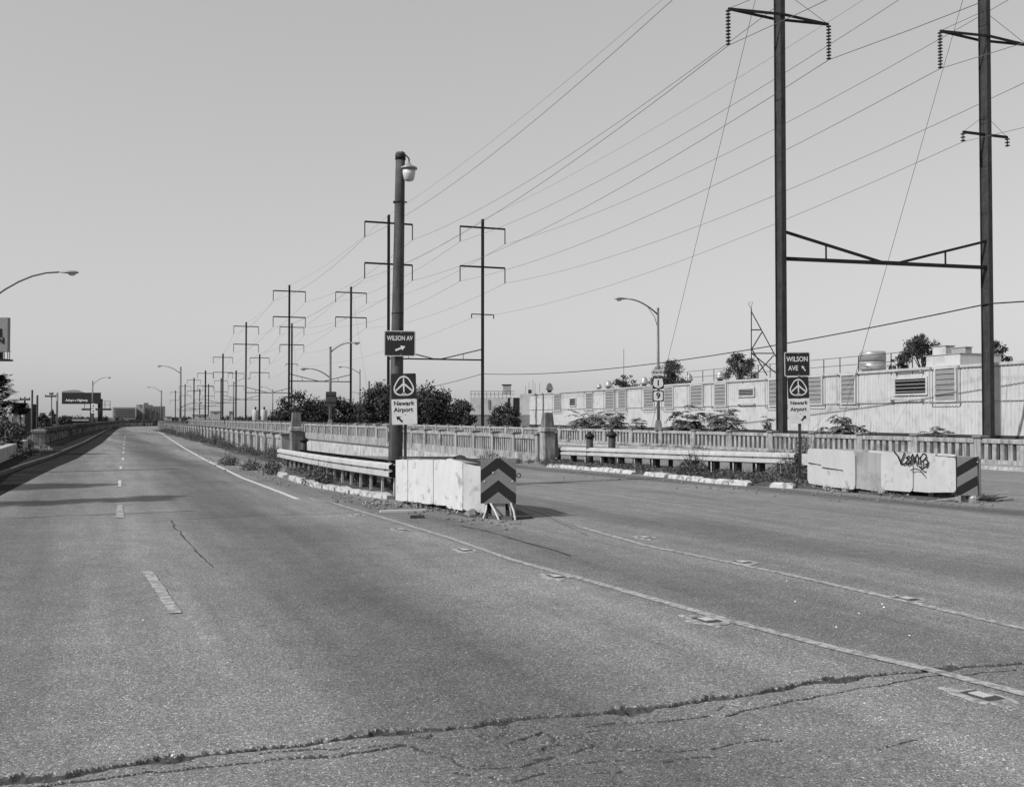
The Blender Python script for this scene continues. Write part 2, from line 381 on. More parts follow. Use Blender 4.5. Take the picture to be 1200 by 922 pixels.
# ------------------------------------------------------------------ painted lines
def line(name, px, wdt, m, z=.006, seg=.5):
    pts = [G(x, y) for x, y in px]; out = []
    for a, c in zip(pts, pts[1:]):
        n = max(1, int((c-a).length/seg))
        out += [tuple(a.lerp(c, i/n)) for i in range(n)]
    out.append(tuple(pts[-1])); b = MB(); ribbon(b, out, wdt, z, .06); return b.build(name, m, kind='structure')
line('edge_line', [(349,585),(330,577.5),(284,560),(240,538.5),(215,524.5),(195,511.5),(181,503.2)], .11, paint_new)
line('gore_line', [(383,587),(420,598.5),(470,613),(530,631.5),(600,656)], .09, paint_old)
line('gore_line', [(600,656),(720,689),(850,726),(980,760),(1090,785),(1230,821)], .11, paint_old)
line('gore_line', [(360,583),(372,587),(392,589)], .05, paint_old)
line('ramp_line', [(678,617),(760,640),(855,659),(940,677),(1050,702),(1230,744)], .1, paint_old)
line('ramp_line', [(600,588),(680,617)], .03, paint_old)
line('ramp_line', [(728,578),(800,590),(880,600)], .05, paint_old)
def quadpaint(pxs, m, z=.009, name='lane_dash'):
    ps = [G(x, y) for x, y in pxs]; b = MB(); n = 14
    vs = []; fs = []
    for i in range(n+1):
        t = i/n; a = ps[0].lerp(ps[3], t); c = ps[1].lerp(ps[2], t); j = (c-a)*.05
        a = a+j*random.uniform(-1,1); c = c+j*random.uniform(-1,1); vs += [(a.x,a.y,z),(c.x,c.y,z)]
    for i in range(n): fs.append((2*i,2*i+1,2*i+3,2*i+2))
    b.add(vs, fs); return b.build(name, m, kind='structure')
quadpaint([(166,669),(178.5,669),(213.5,718.5),(198.5,719.5)], paint_dash)
quadpaint([(137.5,592),(143.5,592),(146,607),(136,607)], paint_old)
for x, y0, y1, ww in ((140.3,563,570,3.6),(141.6,546.5,549.5,3),(144,536.4,539,2.6),(144.8,529,531,2),(145,524.4,525.8,1.8),(145.3,520.2,521.3,1.6),(145.6,517,517.8,1.5),(145.9,514.2,514.9,1.4),(146.2,512,512.6,1.3),(147,510,510.5,1.2)):
    quadpaint([(x-ww/2,y0),(x+ww/2,y0),(x+ww/2,y1),(x-ww/2,y1)], paint_new)

# raised reflectors: pale setting compound, casting with dark lens
def reflector(px, s, label):
    p = G(*px); d = Vector((-.43, .9)); ang = math.atan2(d.y, d.x)
    t = thing('road_reflector', label, 'road reflector', (p.x, p.y, 0), ang, 'reflectors set along the worn lines')
    b = MB(); poly = []
    for k in range(14):
        a = 2*math.pi*k/14; r = 1+random.uniform(-.22,.22)
        poly.append((.2*s*math.cos(a)*r*(1.0), .14*s*math.sin(a)*r))
    b.prism(poly, .0, .007); b.box(-.26*s, .26*s, .045*s, .085*s, 0, .008); b.build('setting_compound', paint_old, t)
    b = MB(); b.box(-.12*s,.12*s,-.075*s,.075*s,.006,.014,tx=.02*s,ty=.01); b.build('casting', tar, t)
    b = MB(); b.box(-.06*s,.06*s,-.045*s,.045*s,.014,.018); b.build('lens', signedge, t)
for px, s, lb in (((1150,816),1.0,'largest and nearest road reflector at the right end of the long worn line'),((828,727),1.1,'second nearest reflector in a pale patch below the long worn line'),((652,676),1.0,'reflector patch below the worn line right of the chevron board'),((545,645),1.0,'reflector patch under the chevron barrier along the worn line'),
                 ((470,621),1.0,'small reflector patch in front of the white barrier box'),((418,604),1.0,'farthest reflector patch left of the white barrier box'),((1063,702),.95,'reflector in a pale patch on the upper worn line at right'),((870,659),1.0,'reflector on the upper worn line right of centre'),((756,630),1.0,'reflector on the upper worn line nearest the chevron shadow')):
    reflector(px, s, lb)

# ------------------------------------------------------------------ kerbs, gutters, verges, medians
def poly_sheet(name, pts, m, z0, z1=None, **kw):
    b = MB(); b.prism([(p[0], p[1]) for p in pts], z0, z1 if z1 is not None else z0+.02); return b.build(name, m, kind='structure', **kw)
# left gutter, kerb, verge
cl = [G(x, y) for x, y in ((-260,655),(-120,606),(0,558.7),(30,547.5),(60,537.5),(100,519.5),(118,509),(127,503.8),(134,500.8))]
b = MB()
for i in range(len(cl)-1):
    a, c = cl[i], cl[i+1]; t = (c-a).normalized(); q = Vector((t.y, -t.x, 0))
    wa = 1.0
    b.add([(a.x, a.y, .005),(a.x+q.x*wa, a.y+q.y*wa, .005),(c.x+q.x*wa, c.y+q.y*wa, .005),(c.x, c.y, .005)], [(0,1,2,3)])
b.build('gutter', gutter, kind='structure')  # dark dirt strip that also carries the kerbside shadow in its colour
kb = thing('kerb', 'long low concrete kerb beside the dark left gutter', 'kerb')
for i in range(len(cl)-1):
    a, c = cl[i], cl[i+1]; L = (c-a).length; n = max(1, int(L/3)); 
    for k in range(n):
        p = a.lerp(c, k/n); q = a.lerp(c, (k+1)/n); ang = math.atan2((q-p).y, (q-p).x); l = (q-p).length
        m_ = MB(); m_.cbox(0.01, l-.01, 0, .16, -.02, .12, .02); oo = m_.build('kerb_stone', kerb_d, kb); oo.location = (p.x, p.y, 0); oo.rotation_euler = (0,0,ang)
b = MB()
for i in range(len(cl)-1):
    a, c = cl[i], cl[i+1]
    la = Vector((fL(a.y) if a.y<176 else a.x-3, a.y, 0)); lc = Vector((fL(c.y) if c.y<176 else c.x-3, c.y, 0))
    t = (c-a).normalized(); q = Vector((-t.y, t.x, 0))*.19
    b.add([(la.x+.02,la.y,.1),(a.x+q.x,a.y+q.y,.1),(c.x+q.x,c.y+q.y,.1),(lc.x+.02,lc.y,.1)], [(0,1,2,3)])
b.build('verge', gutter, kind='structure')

def curb_row(name, label, px, breaks, m=curb_m, h=.13, w=.2, seg=1.25):
    pts = [G(x, y) for x, y in px]; t = thing(name, label, 'kerb')
    total = sum((c-a).length for a, c in zip(pts, pts[1:])); n = max(1, int(total/seg)); acc = 0
    def at(d):
        for a, c in zip(pts, pts[1:]):
            l = (c-a).length
            if d <= l: return a.lerp(c, d/l)
            d -= l
        return pts[-1]
    for k in range(n):
        p = at(total*k/n); q = at(total*(k+1)/n)
        if any(abs(k/n-bk) < .5/n for bk in breaks): continue
        ang = math.atan2((q-p).y, (q-p).x)+random.uniform(-.04,.04); l = (q-p).length
        b = MB(); z0 = -.03; hh = h*random.uniform(.8,1.05); cs = []
        N = 7
        vs = []; fs = []
        for i in range(N+1):
            x = (l-.03)*i/N; r = lambda s: random.uniform(-s, s)
            e = .05 if i in (0, N) else 0
            vs += [(x,0,z0),(x+r(.01),.02+r(.015),hh-.03-e+r(.02)),(x+r(.01),.06+r(.02),hh-e+r(.014)),(x,w,hh-e+r(.01)),(x,w,z0)]
        for i in range(N):
            for j in range(4): a0 = i*5+j; fs.append((a0, a0+5, a0+6, a0+1))
        fs.append((0,1,2,3,4)); fs.append(tuple(N*5+j for j in (4,3,2,1,0)))
        b.add(vs, fs); o = b.build('kerb_stone', m, t); o.location = (p.x, p.y, 0); o.rotation_euler = (0,0,ang)
    return t
curb_row('kerb', 'broken white painted kerb in front of the nearer guardrail', [(333,557.5),(360,566),(385,572),(420,578.5),(463,584.5)][::-1], [.78], seg=.9)
curb_row('kerb', 'broken white kerb with weeds below the farther guardrail', [(640,547),(700,552),(760,557.5),(830,566),(880,570),(930,572.5)], [.43,.9], seg=.62)
# dirt islands of the two medians
i1 = [G(x,y) for x,y in ((333,556),(360,564.5),(385,570.5),(420,577),(463,583),(520,600),(548,606),(600,609.5))]
isl = [(p.x, p.y) for p in i1] + [(.35,17.6),(-.1,20),(-1.2,23.5),(-3.4,29),(-6.0,36),(-8.3,41.8),(-9.3,43)]
poly_sheet('median_dirt', isl, dirtm, -.02, .045)
i2 = [G(x,y) for x,y in ((640,546),(700,551),(760,556.5),(830,565),(880,569),(930,571.5),(1000,577),(1093,587),(1150,588))]
isl2 = [(p.x,p.y) for p in i2] + [(10.2,21.3),(9.6,24),(8.9,28),(6.2,33.5),(2.5,41.5),(1.0,41)]
poly_sheet('median_dirt', isl2, dirtm, -.02, .05)
# dirt shoulder along the near face of the left median railing
b = MB(); ys = list(range(40, 140, 4))
vs = []; 
for Y in ys: 
    k = random.uniform(-.25,.25); vs += [(fM(Y)-1.15+k, Y, .003),(fM(Y)-.1, Y, .06)]
b.add(vs, [(2*i,2*i+1,2*i+3,2*i+2) for i in range(len(ys)-1)]).build('verge', dirtm, kind='structure')
b = MB(); ys = list(np.arange(14, 120, 3.0)); vs = []
for Y in ys: vs += [(fB(Y)-1.3, Y, .0),(fB(Y)-1.25, Y, .12),(fB(Y)-.05, Y, .13)]
b.add(vs, [f for i in range(len(ys)-1) for f in ((3*i,3*i+1,3*i+4,3*i+3),(3*i+1,3*i+2,3*i+5,3*i+4))]).build('pavement', conc, kind='structure')

# ------------------------------------------------------------------ concrete balustrades
def resample(pts, sp):
    pts = [Vector((p[0], p[1], 0)) for p in pts]; out = [pts[0]]; rem = sp
    for a, c in zip(pts, pts[1:]):
        l = (c-a).length; d = rem
        while d <= l: out.append(a.lerp(c, d/l)); d += sp
        rem = d-l
    return out
def railing(name, label, pts, sp, near, h=1.1, hb=.32, nb=8, z0=lambda p: 0.0, depth=0.0, pw=.3, th=.3, m=conc, capm=cap_m, bw_=None, first_post=True, panel=False):
    P_ = resample(pts, sp); t = thing(name, label, 'balustrade', (P_[0].x, P_[0].y, 0)); t.location = (0,0,0)
    L = sp-pw; pitch = L/nb; bw_ = bw_ or pitch*.52
    railh = .15
    def q_post(b, M): b.cbox(-pw/2, pw/2, -th/2, th/2, -depth, h, .02, M)
    def q_cap(b, M): b.cbox(-pw/2-.05, pw/2+.05, -th/2-.06, th/2+.06, h+.003, h+.075, .02, M)
    def q_rail(b, M): b.cbox(pw/2, sp-pw/2, -.11, .11, h-railh-.03, h-.03, .02, M)
    def q_pl(b, M): b.box(pw/2, sp-pw/2, -.12, .12, -depth, hb, M)
    def q_bal(b, M, k): x = pw/2+pitch*(k+.5); b.box(x-bw_/2, x+bw_/2, -.06, .06, hb, h-railh-.03, M)
    mk = lambda f, m_, nm: (lambda b: b.mesh(nm, m_))(f())
    def one(fn, nm, m_, *a):
        b = MB(); fn(b, Matrix(), *a); return b.mesh(nm, m_)
    mp, mc, mr, ml = one(q_post,'post',m), one(q_cap,'post_cap',capm), one(q_rail,'top_rail',m), one(q_pl,'plinth',m)
    b0 = MB(); b0.box(-bw_/2, bw_/2, -.06, .06, hb, h-railh-.03); mbal = b0.mesh('baluster', m)
    fb = MB(); fp = MB(); fc = MB()
    for i, p in enumerate(P_):
        last = i == len(P_)-1
        d = (P_[i+1]-p) if not last else (p-P_[i-1]); ang = math.atan2(d.y, d.x); z = z0(p)
        M = Matrix.Translation((p.x, p.y, z)) @ rotz(ang)
        dist = p.length; js = lambda s: random.uniform(-s, s)
        if dist < near:
            if i or first_post:
                inst('post', mp, t, (p.x, p.y, z+js(.006)), ang+js(.01)); inst('post_cap', mc, t, (p.x+js(.01), p.y+js(.01), z+js(.008)), ang+js(.02))
            if not last:
                inst('top_rail', mr, t, (p.x, p.y, z+js(.006)), ang); inst('plinth', ml, t, (p.x, p.y, z), ang)
                if panel:
                    inst('infill_panel', panel_mesh(sp, pw, hb, h, m), t, (p.x, p.y, z), ang)
                else:
                    for k in range(nb):
                        lp = M @ Vector((pw/2+pitch*(k+.5), 0, 0)); inst('baluster', mbal, t, (lp.x, lp.y, z), ang+js(.03))
        else:
            q_post(fp, M); q_cap(fc, M)
            if not last:
                q_rail(fp, M); q_pl(fp, M)
                for k in range(nb): q_bal(fb, M, k)
    if fp.v: fp.build('posts_and_rails', m, t, kind='stuff'); fc.build('post_caps', capm, t, kind='stuff')
    if fb.v: fb.build('balusters', m, t, kind='stuff')
    return t
def panel_mesh(sp, pw, hb, h, m):
    b = MB(); b.box(pw/2, sp-pw/2, -.04, .04, hb, h-.2); return b.mesh('infill_panel', m)
railing('balustrade', 'long concrete balustrade with slender bars along the right side before the white buildings', BRL, 3.1, 64, h=1.02, hb=.27, nb=8, depth=.6)
railing('balustrade', 'concrete balustrade between the ramp and the side road ending at the stone pillar', [(1.05,39.6)]+[(17.9-.425*Y, Y) for Y in (46,80)], 2.3, 58, h=1.02, hb=.3, nb=9, depth=.9, z0=lambda p: .04 if p.y < 57 else min(.22,.04+(p.y-57)*.09), pw=.26, capm=cap_m)
railing('balustrade', 'low concrete balustrade farther along the ramp beyond the trees', [(17.9-.425*Y, Y) for Y in (80.8,120,150)]+[(-53,170),(-60,190)], 2.3, 10, h=1.05, hb=.3, nb=6, depth=2.6, z0=lambda p: .22, pw=.26)
# retaining wall under the ramp balustrade (pale strip below it)
b = MB(); ys = [41.5,46,50,56,62,70,80,100,130]
for a, c in zip(ys, ys[1:]):
    xa, xc = fF(a), fF(c); n_ = Vector((xc-xa, c-a)).normalized(); qx, qy = -n_.y*.2, n_.x*.2
    zt = -.03
    b.add([(xa-.28,a-.1,-3),(xc-.28,c-.1,-3),(xc-.28,c-.1,zt),(xa-.28,a-.1,zt),(xa+.1,a,zt),(xc+.1,c,zt)], [(0,1,2,3),(3,2,5,4)])
b.build('retaining_wall', conc_l, label='pale concrete retaining wall under the ramp balustrade', cat='wall')
railing('balustrade', 'weed-lined concrete balustrade with close posts between left road and ramp', [(7.63-.4*Y, Y) for Y in (42.5,60,100,136)]+ML[4:], 2.45, 78, h=1.0, hb=.12, nb=2, depth=1.2, pw=.24, th=.42, bw_=.95, m=conc)
b = MB()
for a, c in zip(ys, ys[1:]):
    if a < 56: continue
    xa, xc = fF(a)-.3, fF(c)-.3
    b.add([(xa,a-.1,-.03),(xc,c-.1,-.03),(xc,c-.1,.05),(xa,a-.1,.05),(xa+.2,a,.05),(xc+.2,c,.05)], [(0,1,2,3),(3,2,5,4)])
b.build('joint_strip', kerb_d, label='thin dark strip along the top of the ramp retaining wall', cat='wall ledge')  # dark strip laid along the dark gap between wall and balustrade
# white parapet strip of the ramp behind the nearer guardrail
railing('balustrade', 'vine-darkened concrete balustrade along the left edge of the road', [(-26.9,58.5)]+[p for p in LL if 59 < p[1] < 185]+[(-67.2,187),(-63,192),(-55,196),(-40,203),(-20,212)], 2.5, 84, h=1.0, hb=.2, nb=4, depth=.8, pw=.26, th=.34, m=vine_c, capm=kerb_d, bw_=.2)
# deck fascia
b = MB()
for ln in (LL, BRL):
    for (xa,ya),(xc,yc) in zip(ln, ln[1:]): b.add([(xa,ya,-3),(xc,yc,-3),(xc,yc,.02),(xa,ya,.02)], [(0,1,2,3)])
b.build('viaduct_edge', conc_d, kind='structure')

# end pillars: stone block with shelf and tapered top
def pillar(label, x, y, ang, w=.45, h1=1.34, h2=1.9, sm=None):
    t = thing('end_pillar', label, 'pillar', (x, y, 0), ang)
    b = MB(); b.cbox(-w/2, w/2, -w/2, w/2, -.8, h1-.16, .03); b.build('shaft', sm or conc, t)
    b = MB(); b.cbox(-w/2-.05, w/2+.05, -w/2-.05, w/2+.05, h1-.157, h1, .03); b.build('shelf', conc, t)
    b = MB(); b.box(-w*.43, w*.43, -w*.43, w*.43, h1+.003, h2, tx=.045, ty=.045); b.build('tapered_block', conc_d, t)
    b = MB(); b.box(w/2-.08, w/2+.16, -w/2+.05, w/2-.05, .2, h1-.2, tx=.05); b.build('broken_stub', conc_d, t)
pillar('dark pillar with tapered top beside the nearer guardrail', -8.62, 40.9, math.atan2(1,-.4)+R(-90), sm=conc_d)  # whole shaft uses the darker concrete
pillar('pale stone pillar with dark tapered block at the start of the farther guardrail', 1.35, 39.0, math.atan2(1,-.425)+R(-90), .46)
pillar('small square pillar ending the left road balustrade', -26.6, 57.6, math.atan2(1,-.45)+R(-90), .7, 1.0, 1.04)
pillar('squat pillar at the near end of the side road balustrade by the chevron nose', 17.05, 33.6, math.atan2(1,-.36)+R(-90), .5, 1.0, 1.03)

# low wall at left (light top)
b = MB(); q = [(-13.0,24),(-18.0,36),(-23.9,50.6)]
for (xa,ya),(xc,yc) in zip(q, q[1:]):
    b.add([(xa,ya,0),(xc,yc,0),(xc,yc,.6),(xa,ya,.6),(xa-.32,ya-.1,.6),(xc-.32,yc-.1,.6),(xa-.32,ya-.1,-1),(xc-.32,yc-.1,-1)], [(0,1,2,3),(3,2,5,4),(4,5,7,6)])
b.add([(-23.9,50.6,0),(-24.22,50.5,0),(-24.22,50.5,.6),(-23.9,50.6,.6)], [(0,1,2,3)])
b.build('low_wall', conc_l, label='low plain concrete wall with sunlit top at the left edge', cat='wall')

# stubby bollards behind guardrails
def bollard(label, x, Z, ytop, r=.13):
    p = P(x, ytop, Z); h = p.z
    t = thing('bollard', label, 'bollard', (p.x, Z, 0))
    MB().lathe([(r*1.05,0),(r,h*.3),(r*.95,h*.8)], 12).build('shaft', steel, t, True)
    MB().lathe([(r*1.35,h*.8),(r*1.45,h*.86),(r*1.1,h*.9),(r*.5,h*.95),(r*.35,h)], 12).build('cap', steel_d, t, True)
bollard('squat bollard with flared cap directly behind the farther guardrail, left one', 691, 37.5, 505)
bollard('squat bollard with flared cap behind the farther guardrail, right one', 717, 36.5, 503)
bollard('dark stubby bollard beside the dark pillar at left', 356, 39.5, 511)

# ------------------------------------------------------------------ guardrails
def guardrail(label, a, c, ha, hc, sp, skip=(), twin=.0, bend=0.0, lit_edge=False):
    a = Vector(a); c = Vector(c); L = (c-a).length; t = thing('guardrail', label, 'guardrail', (0,0,0))
    d = (c-a)/L; q = Vector((d.y, -d.x, 0)) # toward camera side
    if q.y > 0: q = -q
    prof = [(-.155,.0),(-.148,.02),(-.125,.08),(-.04,.085),(-.018,.012),(0,.0),(.018,.012),(.04,.085),(.115,.08),(.148,.02),(.155,.0)]
    seg = 3.8; ns = max(1, round(L/seg))
    for s in range(ns):
        b = MB(); vs = []; n = 6
        for i in range(n+1):
            u = (s+i/n)/ns; p = a + d*L*u + q*(bend*math.sin(u*math.pi)) ; h = ha+(hc-ha)*u + .006*math.sin(u*7)
            o_ = .006 if s % 2 else 0
            for (z, y) in prof: vs.append(p + q*(y+.1+o_) + Vector((0,0,h-.155+z)))
            
        m = len(prof); fs = [(i*m+j, i*m+j+1, (i+1)*m+j+1, (i+1)*m+j) for i in range(n) for j in range(m-1)]
        b.add(vs, fs); o = b.build('rail_beam', galv, t)
        sm = o.modifiers.new('thickness', 'SOLIDIFY'); sm.thickness = .006; sm.offset = -1
        bb = MB(); 
        for u in (.12, .5, .88):
            p = a + d*L*((s+u)/ns) + q*(bend*math.sin((s+u)/ns*math.pi)+.125); h = ha+(hc-ha)*(s+u)/ns
            for zz in (-.155,): bb.tube([p+Vector((0,0,h+zz)), p+q*.02+Vector((0,0,h+zz))], .018, 6)
        bb.build('bolts', steel_d, t, kind='stuff')
    k = int(L/sp)
    for i in range(k+1):
        if i in skip: continue
        u = (i+.3)*sp/L
        if u > 1: continue
        p = a + d*L*u + q*(bend*math.sin(u*math.pi)); h = ha+(hc-ha)*u
        b = MB(); ang = math.atan2(d.y, d.x)
        if lit_edge: b.box(-.075,-.068,-.12,.06,-.05,h-.02); b.box(-.075,-.03,-.127,-.12,-.05,h-.3)  # pale plate as the post's sunlit edge, dark block as its shaded front
        else: b.box(-.025,.025,-.025,.025,-.05,h-.02)
        o = b.build('post', galv, t); o.location = (p.x, p.y, 0); o.rotation_euler = (random.uniform(-.02,.02), 0, ang)
        b = MB(); (b.box(-.067,.08,-.1,.1,-.05,h-.04) if lit_edge else b.box(-.05,.05,-.1,.09,h-.3,h-.04)); o = b.build('shaded_post' if lit_edge else 'offset_block', steel_d, t); o.location = (p.x, p.y, 0); o.rotation_euler = (0,0,ang)
    # rear rail
    b = MB()
    if twin:
        vs = []; n = 12; m = len(prof)
        for i in range(n+1):
            u = i/n; p = a + d*L*u - q*twin; h = ha+(hc-ha)*u - .02
            for (z, y) in prof: vs.append(p - q*y + Vector((0,0,h-.155+z)))
        b.add(vs, [(i*m+j, i*m+j+1, (i+1)*m+j+1, (i+1)*m+j) for i in range(n) for j in range(m-1)]); o = b.build('rear_beam', steel_d, t, True)
        for i in range(k+1):
            u = (i+.62)*sp/L
            if u > 1: continue
            p = a + d*L*u - q*(twin-.15); h = ha+(hc-ha)*u
            b = MB(); b.box(-.05,.05,-.06,.06,-.05,h-.05); o = b.build('rear_post', steel_d, t); o.location = (p.x, p.y, 0); o.rotation_euler = (0,0,math.atan2(d.y,d.x))
    return t
guardrail('nearer steel guardrail with many slim posts running up to the white barrier box', (-8.2,36.6,0), (-2.46,22.0,0), .60, .74, .95, twin=.55, bend=.15)
guardrail('farther long steel guardrail behind the side kerb running toward the graffiti barrier', (1.15,40.6,0), (7.9,28.2,0), .56, .74, 1.02, skip=(1,8,), twin=.6, bend=-.1, lit_edge=True)
# turned-down end plate of farther guardrail
e = P(924,530,28.1); b = MB(); b.box(-.05,.45,-.02,.0,.43,.74); o = b.build('guardrail_end_plate', galv, label='flat end plate closing the farther guardrail beside the weeds', cat='guardrail plate'); o.location = (7.95,27.95,0); o.rotation_euler = (0,0,math.atan2(-12.4,6.75))

# ------------------------------------------------------------------ chevron helper: stripes as geometry on a board, local -Y front, width W, height H
def chevron(t, Wd, Hd, z0, n=5, fold=0.0, y=0.0):
    """light/dark inverted-V stripes"""
    def pt(x, z):   # x in -W/2..W/2
        return (x, y + (abs(x)*fold), z0+z)
    b = MB(); s = Wd*.5*.78
    pitch = Hd/4.0*1.04
    stripes = {0: MB(), 1: MB()}
    for side in (-1, 1):
        for k in range(-3, 6):
            # stripe band between lines z = apex - slope*|x|
            z1 = k*pitch/1.0; z2 = z1+pitch; out = []
            poly = [(0,z1),(0,z2),(Wd/2,z2-s),(Wd/2,z1-s)]
            # clip to 0..Hd
            def clip(pl, f, lim, keep):
                res = []
                for i in range(len(pl)):
                    a, c = pl[i], pl[(i+1)%len(pl)]; ia, ic = keep(a), keep(c)
                    if ia: res.append(a)
                    if ia != ic:
                        u = (lim-a[1])/(c[1]-a[1]); res.append((a[0]+(c[0]-a[0])*u, lim))
                return res
            poly = clip(poly, 1, 0.0, lambda p: p[1] >= 0)
            if len(poly) > 2: poly = clip(poly, 1, Hd, lambda p: p[1] <= Hd)
            if len(poly) < 3: continue
            vs = [pt(px*side, pz) for px, pz in poly]
            if side < 0: vs = vs[::-1]
            stripes[k % 2].add(vs, [tuple(range(len(vs)))])
    for k, m_ in ((0, chev_l), (1, chev_d)):
        stripes[k].build('stripe', m_, t)

# ------------------------------------------------------------------ nearer impact barrier with white boarded side
def oriented(a, c):
    a = Vector(a); c = Vector(c); return a, (c-a).length, math.atan2(c.y-a.y, c.x-a.x)
t1 = thing('impact_barrier', 'white boarded impact barrier with chevron board in front of the tall wooden light pole', 'crash barrier', (0,0,0))
def side_panel(t, a, c, ztops, zbots, m, name='side_panel', thick=.05, nseg=6, wav=.01, label=None, rnd=.015):
    a, L, ang = oriented(a, c); b = MB(); vs = []; fs = []
    for i in range(nseg+1):
        u = i/nseg; zt = ztops[0]+(ztops[1]-ztops[0])*u+random.uniform(-wav,wav); zb = zbots[0]+(zbots[1]-zbots[0])*u+random.uniform(-wav,wav)
        e_ = min(u, 1-u)*L
        if e_ < rnd: k_ = rnd-math.sqrt(max(0, rnd*rnd-(rnd-e_)**2)); zt -= k_; zb += k_
        for y in (0, thick): vs += [(L*u, y, zb), (L*u, y+(.012*math.sin(u*9) if y == 0 else 0), (zb+zt)/2), (L*u, y, zt)]
    for i in range(nseg):
        k = i*6; n = k+6
        fs += [(k,n,n+1,k+1),(k+1,n+1,n+2,k+2),(k+3,k+4,n+4,n+3),(k+4,k+5,n+5,n+4),(k+2,n+2,n+5,k+5),(k,k+3,n+3,n)]
    fs += [(0,1,2,5,4,3),tuple(nseg*6+j for j in (3,4,5,2,1,0))]
    b.add(vs, fs); o = b.build(name, m, t); o.location = a; o.rotation_euler = (0,0,ang)
    if label: o['label'] = label
    return o
A0 = V(-2.33,20.6,0); A1 = V(-1.18,18.7,0); A2 = V(-.87,18.2,0); A3 = V(-.47,17.75,0)
W_ = 0.95                                             # body width toward the right
for i in range(4):
    u0, u1 = i/4, (i+1)/4; dd = (A1-A0).normalized()*.004; qq = V(-.85,-.52,0)*random.uniform(0,.012)
    side_panel(t1, A0.lerp(A1,u0)+dd+qq, A0.lerp(A1,u1)-dd+qq, (.89+.07*u0,.89+.07*u1), (.07+.05*u0,.07+.05*u1), white, nseg=4, wav=.006)
side_panel(t1, A1+V(-.01,-.02,0), A2+V(-.01,-.01,0), (1.0,.93), (.09,.08), white)
side_panel(t1, A2, A3, (.93,.85), (.1,.08), panel2, label='scuffed grey angled end panel')
rs = V(.8,.36,0)
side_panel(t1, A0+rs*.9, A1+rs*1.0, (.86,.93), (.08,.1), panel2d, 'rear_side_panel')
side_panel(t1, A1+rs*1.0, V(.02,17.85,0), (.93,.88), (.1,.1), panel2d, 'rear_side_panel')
b = MB(); top = [A0, A1, A2, A3, V(.0,17.85,0), A1+rs*.98, A0+rs*.88]
b.prism([(p.x+.03, p.y+.03) for p in top], .80, .86); b.build('cartridge_lid', sootm, t1)
for (pa, pb, ww, zz) in ((A0+V(.1,.05,.93), A1+V(.15,.1,1.0), .1, .03), (A1+V(.2,.1,1.0), V(-.3,17.9,.9), .12, .03), (A0+V(.5,.2,.91), V(-.25,18.6,.97), .06, .02)):
    b = MB(); b.bar(pa, pb, ww, zz); b.build('tie_strap', rubber, t1)
b = MB(); b.lathe([(.10,.0),(.11,.02),(.03,.05)], 10, Matrix.Translation(A1+V(.22,.25,.99))); b.build('lid_cap', sootm, t1)
for i in range(6):
    p = A0.lerp(A2, (i+.3)/6)+V(.12,.08,0); b = MB(); b.box(-.03,.03,-.03,.03,-.02,.5,Matrix.Translation(p)); b.build('leg', galv, t1)
for i in range(5):
    p = A0.lerp(A2, (i+.4)/5)+V(.5,.3,0); b = MB(); b.box(-.18,.18,-.12,.12,.0,.42,Matrix.Translation(p)); b.build('cartridge', conc_d, t1)
cb = thing('chevron_board', 'flat chevron board with inverted V stripes on the nose of the nearer barrier', 'traffic sign', (-.235,17.6,0), R(-2))
b = MB(); b.box(-.305,.305,.004,.03,.26,1.03); b.build('board', black, cb); chevron(cb, .61, .77, .26)
for x, z in ((-.09,.79),(-.24,.64),(.24,.64)): MB().tube([(x,-.004,z),(x,-.012,z)], .014, 8).build('reflector_stud', signwhite, cb)
b = MB(); b.tube([(.305+.045+.035*math.cos(a), .0, .74+.035*math.sin(a)) for a in np.linspace(0, 6.28, 11)], .009, 5).build('shackle', steel_d, cb)
b = MB(); b.box(-.12,.12,.04,.06,.0,.9); b.build('back_plate', alum, cb)
for x0, x1, y1 in ((-.2,-.26,-.02),(-.16,.02,-.2),(.2,.3,-.25),(.16,.22,.1)):
    MB().tube([(x0,.06,.3),((x0+x1)/2+.02,y1*.6,.14),(x1,y1,.0)], .018, 6).build('leg', galv, cb)

# debris by the nearer barrier
def rock(b, p, r, seed=None):
    n = 7; prof = []
    vs = []; fs = []
    for i in range(5):
        ph = math.pi*i/4
        for k in range(n):
            th = 2*math.pi*k/n; rr = r*random.uniform(.72,1.15)
            vs.append((p[0]+rr*math.sin(ph)*math.cos(th), p[1]+rr*.8*math.sin(ph)*math.sin(th), p[2]+rr*.6*(math.cos(ph)+.7)))
    for i in range(4):
        for k in range(n): j=(k+1)%n; fs.append((i*n+k,i*n+j,(i+1)*n+j,(i+1)*n+k))
    b.add(vs, fs)
b = MB(); rock(b, G(552,606), .14); b.build('broken_concrete_lump', stone, label='rounded lump of broken concrete under the barrier nose', cat='rubble')
b = MB(); b.box(-.42,.42,-.05,.05,0,.035,Matrix.Translation(G(472,599.5)) @ rotz(.28)); b.build('board_scrap', white, label='white scrap of board lying on the road below the barrier box', cat='debris')
b = MB(); b.box(-.12,.12,-.06,.06,0,.05,Matrix.Translation(G(489,607)) @ rotz(.2)); b.build('board_scrap', tar, label='small dark scrap lying on the road below the barrier box', cat='debris')
b = MB(); rock(b, G(858+240,581), .17); b.build('broken_concrete_lump', conc_d, label='dark rounded lump under the graffiti barrier nose', cat='rubble')
b = MB()
